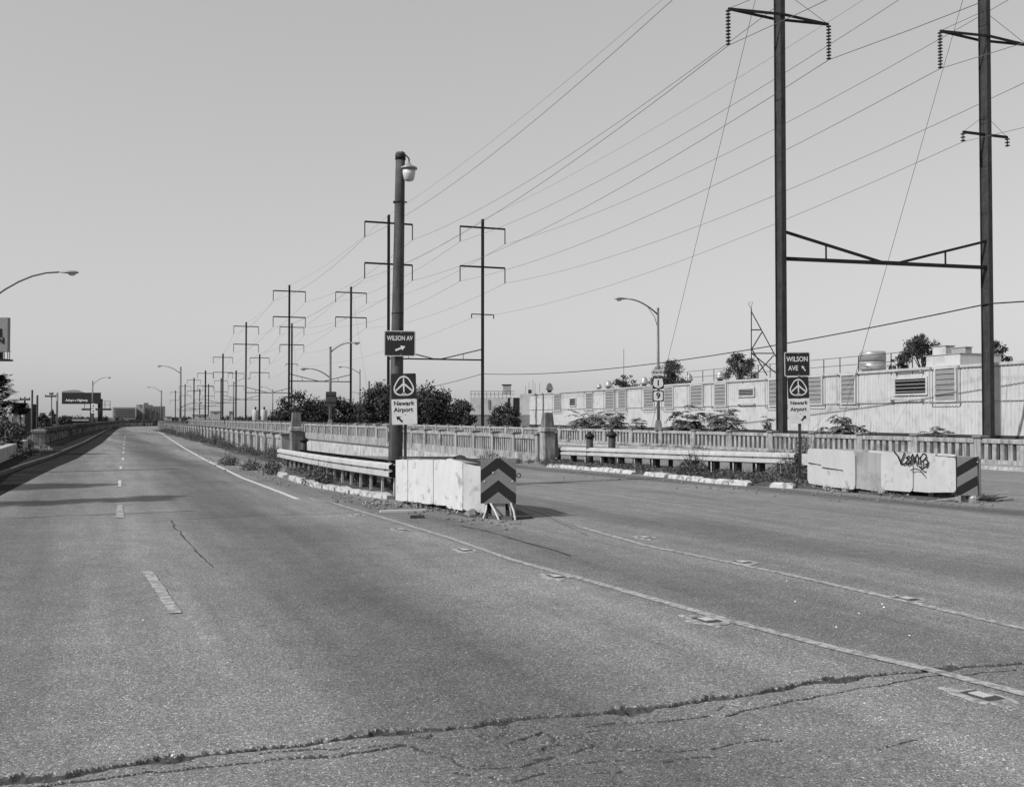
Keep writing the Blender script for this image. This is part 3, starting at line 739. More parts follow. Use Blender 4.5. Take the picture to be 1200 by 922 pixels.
for i in range(420):
    r_ = random.random()
    if r_ < .35: x = random.uniform(385,610); y = 577+(x-400)*.15+random.gauss(6,5)
    elif r_ < .6: x = random.uniform(950,1165); y = 575+(x-950)*.065+random.gauss(3,3)
    elif r_ < .8: x = random.uniform(640,940); y = 549+(x-640)*.095+random.gauss(3,2.5)
    else: x = random.uniform(230,340); y = 543+(x-260)*.33+random.gauss(0,3)
    rock(b, G(x,y), random.uniform(.012,.045))
b.build('rubble', stone, kind='stuff', label='scattered crumbs of rubble along the kerbs and barriers', cat='rubble')
b = MB()
for i in range(260):
    k = random.randrange(len(main)-1); u = random.random(); x = main[k][0]+(main[k+1][0]-main[k][0])*u; y = main[k][1]+(main[k+1][1]-main[k][1])*u+random.gauss(1,5)
    rock(b, G(x,y), random.uniform(.002,.007))
b.build('crack_crumbs', gravel_m, kind='stuff', label='loose asphalt crumbs strewn along the foreground crack', cat='rubble')
b = MB()
for px in ((932,705),(980,735),(1036,712),(922,681),(1034,708),(1007,719),(808,649),(168,727),(1066,745),(555,595),(690,560),(842,566),(815,564)): rock(b, G(*px), .011)
b.build('pebbles', pale_stone, kind='stuff', label='few pale pebbles lying on the open road', cat='pebbles')
b = MB()
for i in range(26):
    p = G(random.uniform(1085,1170), random.uniform(580,590)); a = random.uniform(-.5,.5); l = random.uniform(.2,.6)
    b.bar(p+V(0,0,.04), p+V(l*math.cos(a), l*math.sin(a), random.uniform(.0,.16)), .02, .012)
b.build('sticks', grass_dry, kind='stuff', label='tangle of pale sticks and straps under the graffiti barrier nose', cat='debris')

# ------------------------------------------------------------------ farther barrier with graffiti
t2 = thing('impact_barrier', 'long pale fender panel barrier with black graffiti tag at right', 'crash barrier', (0,0,0))
def onG(x, Z): return V((x-600)/1200*Z, Z, 0)
Bp = [(947,25.2),(968,24.45),(1000,23.5),(1039,22.7),(1066.5,22.1),(1093,21.6),(1122,21.05)]
pts = [onG(*p) for p in Bp]
zt = [(.97,.97),(.985,.96),(.94,.93),(.97,.95),(.985,.96),(.93,.90)]; zb = [(.12,.08),(.1,.08),(.12,.06),(.13,.13),(.15,.14),(.15,.2)]
ms = [panel2, white, panel2d, panel2, panel2, panel2]
for i in range(6):
    a, c = pts[i], pts[i+1]; d = (c-a).normalized(); q = V(d.y,-d.x,0); off = (i % 2)*.05
    ov = (.1 if i % 2 else -.01) if i < 5 else 0
    o = side_panel(t2, a+q*(.03+off)-d*(.1 if i % 2 else 0), c+q*(.0+off)+d*ov, zt[i], zb[i], (panel2, panel2, panel2d, panel2, panel2, panel2)[i], 'fender_panel', .04, 26, .004, rnd=.1)
    if i < 2: b = MB(); b.bar((.05,-.012,.62-.08*i),( (c-a).length*.8,-.012,.58-.08*i), .008,.02); oo = b.build('scrape', steel, o)
rs2 = V(.82,.42,0)
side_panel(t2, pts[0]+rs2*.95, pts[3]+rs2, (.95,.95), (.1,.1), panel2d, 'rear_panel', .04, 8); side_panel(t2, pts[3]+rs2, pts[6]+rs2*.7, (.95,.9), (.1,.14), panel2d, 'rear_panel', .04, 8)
b = MB(); b.prism([(p.x+.03,p.y+.03) for p in pts]+[(p.x,p.y) for p in (pts[6]+rs2*.7, pts[3]+rs2*.95, pts[0]+rs2*.9)], .84, .89); b.build('cartridge_lid', conc_d, t2)
for (i, u, w2) in ((2,.5,.5),(4,.3,.3),(5,.1,.35)):
    p = pts[i].lerp(pts[i+1], u)+V(.35,.25,.92); b = MB(); b.box(-w2/2,w2/2,-.2,.2,0,.03,Matrix.Translation(p) @ rotz(-.5) @ Matrix.Rotation(.07,4,'Y')); b.build('loose_lid_board', white, t2)
for i in range(12):
    p = pts[0].lerp(pts[5], (i+.4)/12)+V(.15,.12,0); b = MB(); b.box(-.04,.04,-.03,.03,-.02,.4,Matrix.Translation(p)); b.build('leg', galv if i%2 else steel_d, t2)
for i in range(5):
    p = pts[0].lerp(pts[5], (i+.5)/5)+V(.5,.35,0); b = MB(); b.box(-.3,.3,-.12,.12,.02,.5,Matrix.Translation(p)); b.build('cartridge', conc_d, t2)
# bent chevron nose
nn = onG(1122,21.05); cb2 = thing('chevron_board', 'bent chevron board wrapped round the nose of the graffiti barrier', 'traffic sign', (9.43, 20.78, 0), R(24))
b = MB()
for sd in (-1, 1): b.add([(0,.006,.14),(sd*.31,.235,.16),(sd*.31,.235,.93),(0,.006,.93),(0,.03,.14),(sd*.31,.26,.16),(sd*.31,.26,.93),(0,.03,.93)], [(0,1,2,3),(4,5,6,7),(3,2,6,7),(0,1,5,4),(1,2,6,5)])
b.build('board', black, cb2); chevron(cb2, .62, .78, .15, fold=.74)
MB().tube([(0,.0,.83),(0,-.012,.83)], .014, 8).build('reflector_stud', signwhite, cb2)
b = MB(); b.box(-.08,.08,.35,.5,0,.9); b.build('nose_core', conc_d, cb2)
MB().lathe([(.09,0),(.1,.1),(.07,.2)], 10, Matrix.Translation((0,.1,0))).build('foot', alum, cb2)
# graffiti tag, painted on panels 4-5 (ribbon of paint 3 mm proud)
strokes = [[(1047.5,529),(1052,534),(1055,541),(1056,544.5)],[(1060,530),(1057.5,537),(1055,541),(1059,544),(1063,541)],[(1066,534),(1061.5,536.5),(1065,538),(1061.5,542),(1064,544.5),(1067,542)],
           [(1067,544),(1068,536),(1069.5,532),(1071,537),(1072,544),(1073.5,536),(1075,531.5),(1076.5,538),(1077,545)],[(1079,544.5),(1079,536),(1082,531.5),(1085.5,533),(1085,538),(1080,541)],[(1084,537),(1087.5,541),(1086,546.5),(1080.5,549.5),(1076.5,546)],[(1067,551),(1072,549),(1078,550.5),(1083,557)]]
gr = MB()
fa, fc = pts[3], pts[5]; d = (fc-fa).normalized(); q = V(d.y,-d.x,0)
pa0 = fa+q*.112
def on_panel(x, y):
    r = ray(x, y); o0 = V(0,0,EYE); nrm = q; tt = (pa0-o0).dot(nrm)/r.dot(nrm); return o0+r*tt
for i, st in enumerate(strokes):
    pp = []
    for a, c in zip(st, st[1:]):
        for k in range(3): pp.append(Vector(a).lerp(Vector(c), k/3))
    pp.append(Vector(st[-1])); ppw = [on_panel(p[0], p[1]) for p in pp]; wdt = .018 if i < 6 else .011
    vs = []; 
    for k, p in enumerate(ppw):
        tg = (ppw[min(k+1,len(ppw)-1)]-ppw[max(0,k-1)]).normalized(); nq = tg.cross(q).normalized()*wdt; vs += [p-nq, p+nq]
    gr.add(vs, [(2*k,2*k+1,2*k+3,2*k+2) for k in range(len(ppw)-1)])
gr.build('graffiti', black, t2)

# ------------------------------------------------------------------ signs
def rounded(w, h, r, n=4):
    out = []
    for cx, cz, a0 in ((w/2-r,h/2-r,0),(-w/2+r,h/2-r,90),(-w/2+r,-h/2+r,180),(w/2-r,-h/2+r,270)):
        for k in range(n+1): a = R(a0+90*k/n); out.append((cx+r*math.cos(a), cz+r*math.sin(a)))
    return out
def plate(name, poly, y0, y1, m, parent, cx=0, cz=0, **kw):
    b = MB(); b.prism(poly, y0, y1, Matrix.Translation((cx,0,cz)) @ Matrix.Rotation(R(90),4,'X')); return b.build(name, m, parent, **kw)
def ringpoly(b, outer, inner, y, M):
    n = len(outer); vs = [(x,0+y,z) for x,z in outer]+[(x,y,z) for x,z in inner]
    b.add(vs, [(i,(i+1)%n,n+(i+1)%n,n+i) for i in range(n)], M)
def arrow(parent, cx, cz, ang, L, m, w=.16):
    b = MB(); hw = w*L; pl = [(-L/2,-hw*.55),(L*.12,-hw*.55),(L*.08,-hw*1.6),(L/2,0),(L*.08,hw*1.6),(L*.12,hw*.55),(-L/2,hw*.55)]
    c, s = math.cos(ang), math.sin(ang); pl = [(x*c-z*s, x*s+z*c) for x, z in pl]
    M = Matrix.Translation((cx,0,cz)) @ Matrix.Rotation(R(90),4,'X'); b.prism(pl, .006, .009, M); b.build('arrow', m, parent)
def name_sign(label, px0, px1, py0, py1, Z, lines, arr, rz=0, tilt=0):
    a = P(px0, py0, Z); c = P(px1, py1, Z); w = c.x-a.x; h = a.z-c.z; ctr = (a+c)/2
    t = thing('direction_sign', label, 'road sign', ctr, rz); t.rotation_euler = (0, tilt, rz)
    plate('board', rounded(w,h,.04), -.004, .003, signedge, t); plate('face', rounded(w*.93,h*.93,.03), .003, .005, signdark, t)
    for (s, cx, cz, sz, sx) in lines: text_part('lettering', s, sz, signwhite, t, (cx*w,-.008,cz*h), .003, 'CENTER', sx)
    arrow(t, arr[0]*w, arr[1]*h, arr[2], arr[3]*w, signwhite)
    for zz in (-.42, .42): MB().tube([(.03,-.006,zz*h),(.03,-.014,zz*h)], .012, 8).build('bolt', alum, t)
    return t
def airport_sign(label, px0, px1, py0, pym, py1, Z, arr, rz=0, tilt=0):
    a = P(px0, py0, Z); c = P(px1, py1, Z); m_ = P(px0, pym, Z); w = c.x-a.x; ctr = V((a.x+c.x)/2, Z, m_.z); hu = a.z-m_.z; hl = m_.z-c.z
    t = thing('airport_sign', label, 'road sign', ctr, rz); t.rotation_euler = (0, tilt, rz)
    plate('upper_board', rounded(w,hu-.006,.03), .0, .005, signdark, t, 0, hu/2); plate('lower_board', rounded(w*1.02,hl-.006,.02), .0, .005, signwhite, t, 0, -hl/2)
    # rounded-triangle ring with aeroplane
    def tri(s): 
        out = []
        for k in range(36):
            th = 2*math.pi*k/36; r = s*(1+.10*math.cos(3*(th-R(90)))); out.append((r*math.cos(th), r*math.sin(th)*1.0))
        return out
    b = MB(); M = Matrix.Translation((0,-.008,hu*.48)); ringpoly(b, tri(w*.40), tri(w*.345), 0, M)
    th = .018*w/.6; 
    def fl(pl): b.add([(x*w,0,z*w) for x,z in pl], [tuple(range(len(pl)))], M)
    fl([(-.025,-.28),(.025,-.28),(.035,.1),(.02,.36),(-.02,.36),(-.035,.1)])
    fl([(-.03,.06),(-.03,.15),(-.33,-.12),(-.33,-.2)]); fl([(.03,.15),(.03,.06),(.33,-.2),(.33,-.12)])
    fl([(-.1,-.33),(.1,-.33),(.1,-.29),(.0,-.22),(-.1,-.29)])
    b.build('aeroplane_emblem', signwhite, t)
    text_part('lettering', 'Newark', w*.25, black, t, (-w*.42,-.009,-hl*.17), .002, 'LEFT'); text_part('lettering', 'Airport', w*.25, black, t, (-w*.42,-.009,-hl*.42), .002, 'LEFT')
    arrow(t, arr[0]*w, arr[1]*hl, arr[2], w*.33, black, .2)
    for zz in (hu*.93, -hl*.6): MB().tube([(.02,-.006,zz),(.02,-.014,zz)], .012, 8).build('bolt', alum, t)
    return t
name_sign('dark WILSON AV sign with arrow to the right on the tall wooden pole', 450,487,387.5,417.5,24.7, [('WILSON AV',0,.2,.155,.74)], (.02,-.19,R(22),.34), 0, R(.5))
airport_sign('airport sign with white lower board on the wooden pole, arrow to upper left', 459,488,437.5,467.5,497.5,24.7, (-.2,-.78,R(135)), 0, R(-1.5))
name_sign('dark WILSON AVE sign with arrow to upper left on a thin post', 919,949.5,412.5,441,27.2, [('WILSON',0,.2,.185,.8),('AVE',-.16,-.17,.185,.8)], (.24,-.17,R(125),.25), 0, R(-.6))
airport_sign('airport sign on the thin post at right, arrow to upper right', 923.5,948.5,441.5,467,496.5,27.2, (.2,-.78,R(45)), 0, R(-2))
sp = P(937,496,27.25); b = MB(); b.box(-.035,.035,-.02,.02,0,3.3); o = b.build('sign_post', steel, label='thin steel post carrying the right hand Wilson Ave and airport signs', cat='sign post'); o.location = (sp.x, 27.25, 0)
sp = P(475,500,24.9); b = MB(); b.box(-.035,.035,-.02,.02,0,2.0); o = b.build('sign_post', steel, label='thin steel post beside the wooden light pole', cat='sign post'); o.location = (sp.x, 24.9, 0)

# ------------------------------------------------------------------ tall wooden light pole with hanging lantern
base = V((463.0-600)/1200*25, 25, 0); top_ = P(469.3,179,25)
lp = thing('light_pole', 'tall tapered wooden pole with hanging lantern behind the white barrier box', 'light pole', (0,0,0))
n = 14; MB().tube([base.lerp(top_, i/n) for i in range(n+1)], [.18-.068*i/n for i in range(n+1)], 18).build('pole', wood, lp, True)
MB().tube([top_-V(0,0,.18), top_-V(0,0,.05)], .13, 16).build('band', steel_d, lp, True)
for yy in (237, 367):
    p = P(467 if yy<300 else 466, yy, 25); MB().tube([p-V(0,0,.02), p+V(0,0,.02)], .135 if yy<300 else .152, 16).build('band', steel, lp, True)
p = P(471,237,24.9); b = MB(); b.tube([p+V(.02,-.0,0), p+V(.12,-.05,-.01)], .02, 6); b.build('step_bolt', steel_d, lp)
hd = P(479.3,196,24.8)
MB().tube([top_+V(.0,-.05,-.1), top_+V(.06,-.09,.0), V(hd.x-.03,hd.y,hd.z+.24), V(hd.x+.0,hd.y,hd.z+.2), V(hd.x,hd.y,hd.z+.03)], .018, 7).build('gooseneck', steel_d, lp, True)
MB().lathe([(.03,.12),(.06,.06),(.11,.03),(.2,-.01),(.205,-.045),(.15,-.05),(.14,-.07)][::-1], 20, Matrix.Translation(hd)).build('lantern_hood', alum, lp, True)
MB().lathe([(.07,-.34),(.12,-.31),(.15,-.18),(.158,-.08)], 20, Matrix.Translation(hd)).build('lantern_globe', lens, lp, True)

# ------------------------------------------------------------------ cobra-head street lamps
AD = V(.93,.367,0)
def street_lamp(label, x, Z, arms, ytop, zb=0.0, r=.085, base=True, group=None, signback=None):
    p0 = V((x-600)/1200*Z, Z, zb); top = P(x, ytop, Z).z
    t = thing('street_lamp', label, 'street lamp', (0,0,0), group=group)
    MB().tube([p0, V(p0.x,p0.y,top*.5), V(p0.x,p0.y,top)], [r, r*.8, r*.62], 10).build('pole', lampm, t, True)
    MB().lathe([(r*.7,0),(r*.8,.04),(r*.4,.09),(.01,.16)], 8, Matrix.Translation((p0.x,p0.y,top))).build('finial', lampm, t, True)
    if base: MB().box(-.2,.2,-.2,.2,1.0,1.55,Matrix.Translation((p0.x,p0.y,0)),tx=.07,ty=.07).build('base', conc_d, t)
    for (hx, hy, sy) in arms:       # head end pixel, start pixel height
        zs = P(x, sy, Z).z; he = P(hx, hy, Z); sgn = 1 if hx > x else -1
        k = abs(he.x-p0.x)/abs(AD.x); e = p0 + AD*sgn*k; e = V(he.x, p0.y+AD.y*sgn*k*.6, he.z)
        s = V(p0.x,p0.y,zs); hl = min(.75, k*.34); dxy = V(e.x-s.x, e.y-s.y, 0); ds = dxy.normalized()
        arm_end = e - ds*hl + V(0,0,.03)
        pts_ = []
        for i in range(9):
            u = i/8; q = s.lerp(arm_end, u); q.z = zs + (arm_end.z-zs)*math.sin(u*math.pi/2)**.9; pts_.append(q)
        MB().tube(pts_, [.045-.012*i/8 for i in range(9)], 8).build('arm', lampm, t, True)
        if Z < 70:
            s2 = s-V(0,0,.75); q2 = s.lerp(pts_[3], 1); 
            MB().tube([s2, s2.lerp(q2,.35)+V(0,0,.22)-ds*.02, q2], .018, 6).build('brace', lampm, t, True)
        ang = math.atan2(ds.y, ds.x); M = Matrix.Translation(arm_end) @ rotz(ang)
        hb = MB(); prof = [(0,.035,.035),(.15,.06,.05),(.35,.12,.075),(.6,.16,.09),(.85,.14,.075),(.97,.08,.045),(1,.01,.01)]
        vs = []; fs = []; m = 12
        for (u, wy, wz) in prof:
            for j in range(m): a = 2*math.pi*j/m; vs.append((u*hl, wy*math.cos(a), wz*max(math.sin(a),-.45)+.0))
        for i in range(len(prof)-1):
            for j in range(m): fs.append((i*m+j, i*m+(j+1)%m, (i+1)*m+(j+1)%m, (i+1)*m+j))
        hb.add(vs, fs, M); h = hb.build('lamp_head', alum, t, True)
        lb = MB(); lb.lathe([(.03,-.13),(.08,-.11),(.115,-.06),(.125,-.03)], 12, M @ Matrix.Translation((hl*.66,0,0)) @ Matrix.Diagonal((1.35,1,1,1))); lb.build('lens', lens, h, True)
    return t
lampA = street_lamp('tall street lamp with long curved arm carrying SOUTH 1 and 9 route signs', 771.5, 56.2, [(719,352,369)], 363, r=.1)
street_lamp('street lamp with raised right arm and low left arm behind the nearer guardrail', 387, 73.5, [(421,402,413),(353,433,443)], 408, r=.12)
street_lamp('slim street lamp with left arm beside the WILSON AV sign', 421.7, 131, [(397,430.5,438)], 434, r=.11, base=False)
street_lamp('street lamp on the left median with left arm high over the road', 211.5, 121, [(186,429.5,438),(236,472,478)], 431, r=.14)
street_lamp('farther street lamp with left arm by the office blocks', 189, 190, [(173.5,454,460)], 458, r=.16, base=False)
street_lamp('leftmost full street lamp with arm to the right before the dark billboard', 108.4, 150, [(128.5,442.5,451)], 447, zb=-2.9, r=.13, base=False)
street_lamp('street lamp among the far pylons with right arm', 273.6, 168, [(292.6,443.5,450)], 448, r=.14, base=False)
street_lamp('small far street lamp with left arm near the storage tanks', 319.5, 200, [(305,453.5,459)], 457, r=.14, base=False)
street_lamp('street lamp pole just outside the left edge, arm reaching in from the left', -60, 41, [(78.5,316,398)], 375, zb=-2.9, r=.11, base=False)
# route signs on the lamp
def shield(b, w, h, y, M):
    pts_ = []
    half = [(0,.5),(.12,.46),(.25,.47),(.36,.5),(.47,.38),(.44,.24),(.5,.05),(.5,-.12),(.42,-.32),(.2,-.43),(0,-.5)]
    pl = half + [(-x,z) for x,z in half[-2:0:-1]]
    pl = [(x*w, z*h) for x,z in pl]; b.prism(pl[::-1], -y-.002, -y, M @ Matrix.Rotation(R(90),4,'X'))
c = P(771.3,436.5,55.9); t = thing('route_sign', 'small white SOUTH plate on the tall street lamp', 'road sign', c)
plate('plate', rounded(.62,.3,.03), 0, .005, signwhite, t); text_part('lettering', 'SOUTH', .21, black, t, (0,-.008,0), .008, 'CENTER', .85)
for yy, num, lb, hh in ((449,'1','square route 1 shield sign below the SOUTH plate',.62),(464,'9','square route 9 sign, lowest on the tall street lamp',.6)):
    c = P(771.3,yy,55.9); t = thing('route_sign', lb, 'road sign', c)
    plate('plate', rounded(.62,hh,.04), 0, .005, signdark, t); b = MB()
    if num == '1': shield(b, .54, .54, -.012, Matrix()); b.build('shield', signwhite, t)
    else: plate('emblem', rounded(.5,.5,.1,6), .006, .009, signwhite, t)
    text_part('lettering', num, .46 if num=='1' else .46, black, t, (0,-.016,0), .012)
c = P(388,467.5,73.2); t = thing('road_sign', 'dark sign panel seen on the double-armed street lamp', 'road sign', c)
plate('panel', rounded(.75,1.05,.05), 0, .02, steel, t)
for z in (-.25,.25): plate('panel_batten', [(-.38,-.03),(.38,-.03),(.38,.03),(-.38,.03)], .02, .05, steel_d, t, 0, z)

# ------------------------------------------------------------------ transmission portals along the railway
LD = V(-.342,.94,0); ARM = V(.94,.342,0)
def col_mesh(b, p, z0, z1, w, d, Mang):
    M = Matrix.Translation((p.x,p.y,0)) @ rotz(Mang)       # local x = along ARM, y = along line
    b.box(-w/2,w/2,-d/2,-d/2+.03,z0,z1,M); b.box(-w/2,w/2,d/2-.03,d/2,z0,z1,M); b.box(-w*.16,w*.16,-d/2+.03,d/2-.03,z0,z1,M)
AANG = math.atan2(ARM.y, ARM.x)
def insulator(parent, p, L, near):
    if near:
        prof = []; n = int(L/.155); z = 0
        prof.append((.015, -L))
        for k in range(n):
            zc = -L + (k+.5)*L/n; prof += [(.03,zc-.05),(.125,zc-.035),(.11,zc+.0),(.03,zc+.03)]
        prof.append((.015, 0)); MB().lathe(prof, 12, Matrix.Translation(p)).build('insulator', insul, parent, True)
    else: MB().tube([p, p-V(0,0,L)], .075, 5).build('insulator', insul, parent)
ATT = {}
def portal(idx, label, cols, beam_y, zb=-2.9, near=False, w=.26, d=.56):
    t = thing('pylon_portal', label, 'power pylon', (0,0,0), group=None)
    bases = []
    for ci, (x, Z, ytop, arms, small) in enumerate(cols):
        p = V((x-600)/1200*Z, Z, 0); zt = P(x, ytop, Z).z; bases.append(p)
        b = MB(); col_mesh(b, p, zb, zt, w, d, AANG)
        c = b.build('column', steel if near else steel_d, t)
        if near:
            bb = MB(); M = Matrix.Translation((p.x,p.y,0)) @ rotz(AANG)
            for k in range(int((zt-0)/1.5)):
                for s in (-1, 1): bb.box(s*w*.16, s*(w*.16+.012), -d*.3, d*.3, k*1.5+.5, k*1.5+.62, M)
            bb.build('batten_plates', steel, t, kind='stuff')
        for ai, (ya, half, il) in enumerate(arms):
            za = P(x, ya, Z).z; e0 = p - ARM*half; e1 = p + ARM*half; e0.z = e1.z = za
            b = MB()
            if near:
                for s in (-1, 1):
                    mid = V(p.x,p.y,za)+LD*s*(d/2+.04); b.bar(e0, mid, .06, .12); b.bar(mid, e1, .06, .12)
                b.tube([e0, V(p.x,p.y,za+1.4)], .012, 5); b.tube([e1, V(p.x,p.y,za+1.4)], .012, 5)
            else: b.bar(e0, e1, .2, .2 if il>1 else .13)
            b.build('crossarm', steel_d, t)
            insulator(t, e0, il, near); insulator(t, e1, il, near)
            ATT[(idx, ci, ai, 0)] = e0-V(0,0,il); ATT[(idx, ci, ai, 1)] = e1-V(0,0,il)
        if small:
            za = P(x, small, Z).z; e0 = p-ARM*1.45; e1 = p+ARM*1.45; e0.z = e1.z = za; b = MB(); b.bar(e0, e1, .1, .12)
            if near: b.tube([e0, V(p.x,p.y,za+1.0)], .01, 5); b.tube([e1, V(p.x,p.y,za+1.0)], .01, 5)
            b.build('small_crossarm', steel_d, t); insulator(t, e0, .5, near); insulator(t, e1, .5, near)
            ATT[(idx, ci, 's', 0)] = e0-V(0,0,.5)
        ATT[(idx, ci, 'top')] = V(p.x,p.y,zt)
    if beam_y and len(bases) == 2:
        a, c = bases; a = V(a.x,a.y,P(cols[0][0],beam_y,cols[0][1]).z); c = V(c.x,c.y,a.z)
        u = (c-a).normalized(); off = .5 if near else 0
        MB().bar(a, c, .16, .17).build('lower_beam', steel_d, t)
        hgt = 1.35; mid0 = a.lerp(c, .47)+V(0,0,.05); mid1 = a.lerp(c, .56)+V(0,0,.05)
        MB().bar(a+V(0,0,hgt), mid0, .1, .13).build('sloping_beam', steel_d, t); MB().bar(mid1, c+V(0,0,hgt), .1, .13).build('sloping_beam', steel_d, t)
        MB().bar(mid0, mid1, .1, .12).build('splice', steel_d, t)
        for k in (.21, .79):
            q0 = a.lerp(c, k); hh = hgt*(1-(k if k<.5 else 1-k)/.47); MB().bar(q0, q0+V(0,0,max(.2,hh)), .07, .07).build('strut', steel_d, t)
    return t
H3 = 2.95
portal(0, 'nearest tall steel portal cut off by the top of the frame at right', [(916,49,-120,[(-92,2.85,1.8),(20,2.85,1.75)],None),(1158,52,-90,[(-62,2.85,1.8),(45,2.85,1.9)],158)], 303, near=True)
portal(1, 'second nearest steel portal straddling the wooden light pole', [(455,124,252,[(261.5,H3,1.9),(309.5,H3,1.9)],None),(565.5,127.5,257,[(267,H3,1.9),(313,H3,1.9)],368.5)], 420, w=.24, d=.5)
portal(2, 'third steel portal just above the dark trees', [(338.5,190,334,[(341.3,H3,1.9),(371.6,H3,1.9)],None),(411,194,336,[(343,H3,1.9),(372,H3,1.9)],None)], 446.5, w=.3, d=.55)
portal(3, 'fourth steel portal, just left of the third', [(288,250,377.5,[(382.5,H3,1.9),(403.5,H3,1.9)],None),(341.7,254,379,[(383.4,H3,1.9),(404,H3,1.9)],426.5)], 460, w=.34, d=.6)
portal(4, 'fifth steel portal, in front of the white storage buildings', [(261,320,414.5,[(418.7,H3,1.9),(436.3,H3,1.9)],None),(304,324,415,[(419.3,H3,1.9),(436.6,H3,1.9)],None)], 468, w=.42, d=.7)
portal(5, 'sixth steel portal between the fifth and the left median lamp', [(240.6,392,434,[(437.4,H3,1.9),(452,H3,1.9)],None),(276.5,396,434,[(437.4,H3,1.9),(452,H3,1.9)],None)], 472, w=.5, d=.8)
portal(6, 'seventh steel portal in the receding line', [(227.2,465,442.7,[(445.3,H3,1.9),(458,H3,1.9)],None),(259,468,443,[(446,H3,1.9),(459,H3,1.9)],None)], 476, w=.5, d=.8)
portal(7, 'eighth steel portal in the receding line', [(216.8,540,450,[(452.5,H3,1.9),(463.5,H3,1.9)],None),(244.3,544,450,[(453,H3,1.9),(464,H3,1.9)],None)], 479, w=.5, d=.8)
portal(8, 'farthest visible steel portal beside the median lamp', [(205.5,620,457.5,[(459.5,H3,1.9),(469,H3,1.9)],None),(234,624,455,[(457.5,H3,1.9),(468,H3,1.9)],None)], 481, w=.5, d=.8)

def span(a, c, sag, n=14): return [a.lerp(c, i/n)-V(0,0,4*sag*(i/n)*(1-i/n)) for i in range(n+1)]
prev = V(27.5,-75,0)            # step to the pylon behind the camera
wl = ['left','right']
r_of = [.022,.018,.02,.02,.02]
names = {(0,0,0):'uppermost left conductor',(0,0,1):'upper right conductor',(0,1,0):'lower left conductor',(0,1,1):'lower right conductor'}
for ci in (0,1):
    for ai in (0,1):
        for sd in (0,1):
            p0 = ATT[(0,ci,ai,sd)]; pts_ = span(p0+prev, p0, 2.0)[:-1]
            for k in range(4): pts_ += span(ATT[(k,ci,ai,sd)], ATT[(k+1,ci,ai,sd)], 1.3 if k else 1.5)[:-1]
            pts_.append(ATT[(4,ci,ai,sd)]); b = MB(); b.tube(pts_, .016, 4)
            b.build('power_line', wirem, label='power line along the %s ends of the %s crossarms, %s row of columns' % (wl[sd], ('upper','lower')[ai], wl[ci]), cat='power line', group='power lines strung along the pylons')
    p0 = ATT[(0,ci,'top')]; pts_ = span(p0+prev, p0, 1.5)[:-1]
    for k in range(4): pts_ += span(ATT[(k,ci,'top')], ATT[(k+1,ci,'top')], .9)[:-1]
    pts_.append(ATT[(4,ci,'top')]); b = MB(); b.tube(pts_, .01, 4); b.build('ground_wire', wirem, label='fine earth wire joining the tops of the %s row of columns' % wl[ci], cat='power line', group='power lines strung along the pylons')
sa = ATT[(0,1,'s',0)]; pts_ = span(sa+prev, sa, 1.6)[:-1]+span(sa, ATT[(1,1,'s',0)], 1.5)[:-1]+span(ATT[(1,1,'s',0)], ATT[(3,1,'s',0)], 2)
MB().tube(pts_, .013, 4).build('power_line', wirem, label='thin line hung from the small lower crossarms of the right row', cat='power line')
# thick black cable at roof height
ca = P(1158,356,51.8); cc = P(565.5,438,127.2); pts_ = span(ca+V(24,-60,.4), ca, 1.0)[:-1]+span(ca, cc, 1.15, 24)[:-1]+span(cc, P(411,459.5,193.5), 1.0)
MB().tube(pts_, .035, 5).build('cable', wire_k, label='thick black cable sagging across above the white building roof', cat='cable')
for (i, ci, gx, gz, lb) in ((0,0,750,84,'guy wire slanting down to the street lamp from the nearest left column'),(0,1,957,52,'guy wire slanting down behind the WILSON AVE sign'),(2,1,441,170,'faint guy wire of the third portal beside the trees'),(3,1,356,235,'faint guy wire of the fourth portal')):
    e = V((gx-600)/1200*gz, gz, -2.9); MB().tube([ATT[(i,ci,'top')]-V(0,0,.3), e], .014 if i==0 else .02, 4).build('guy_wire', wirem, label=lb, cat='guy wire')
fa_ = P(1087,430,56); MB().tube([fa_, P(1046,505,48)], .006, 4).build('guy_wire', wirem, label='very thin wire slanting across the white wall below the dark louvre', cat='guy wire')

# ------------------------------------------------------------------ long white corrugated building
FD = V(-.2970,.9549,0); FN = V(-.9549,-.2970,0); F0 = V(27.4,57,0)
FANG = math.atan2(FD.y, FD.x)
def fz(x): return 45.127/((x-600)/1200+.311)
def fu(x): return (fz(x)-57)/.9549
def fh(x, y): return EYE+(488-y)*fz(x)/1200
ZR = 4.79; ZB = .7
wb = thing('white_building', 'long white ribbed metal building with louvred openings behind the right balustrade', 'building', F0, FANG)
# local frame: x along facade away, y = left of x direction = toward camera? (rot +90 of FD = FN side)
def corr(b, u0, u1, z0, z1, y=0.0, pitch=.3):
    n = max(1, round((u1-u0)/pitch)); p = (u1-u0)/n; prof = []
    for i in range(n): prof += [(u0+i*p,0),(u0+i*p+p*.62,0),(u0+i*p+p*.7,.035),(u0+i*p+p*.92,.035)]
    prof.append((u1,0)); m = len(prof)
    vs = [(x,y+d,z0) for x,d in prof]+[(x,y+d,z1) for x,d in prof]; b.add(vs, [(i,i+1,m+i+1,m+i) for i in range(m-1)])
u = -22.0
pm = MB(); corr(pm, 0, 1.48, ZB, ZR-.16); pmesh = pm.mesh('wall_panel', white_b)
while u < 26: 
    inst('wall_panel', pmesh, wb, (u, random.uniform(0,.006), 0)); u += 1.5
b = MB(); corr(b, u, 88.0, ZB, ZR-.16, pitch=.35); b.build('far_wall_panels', white_b, wb, kind='stuff')
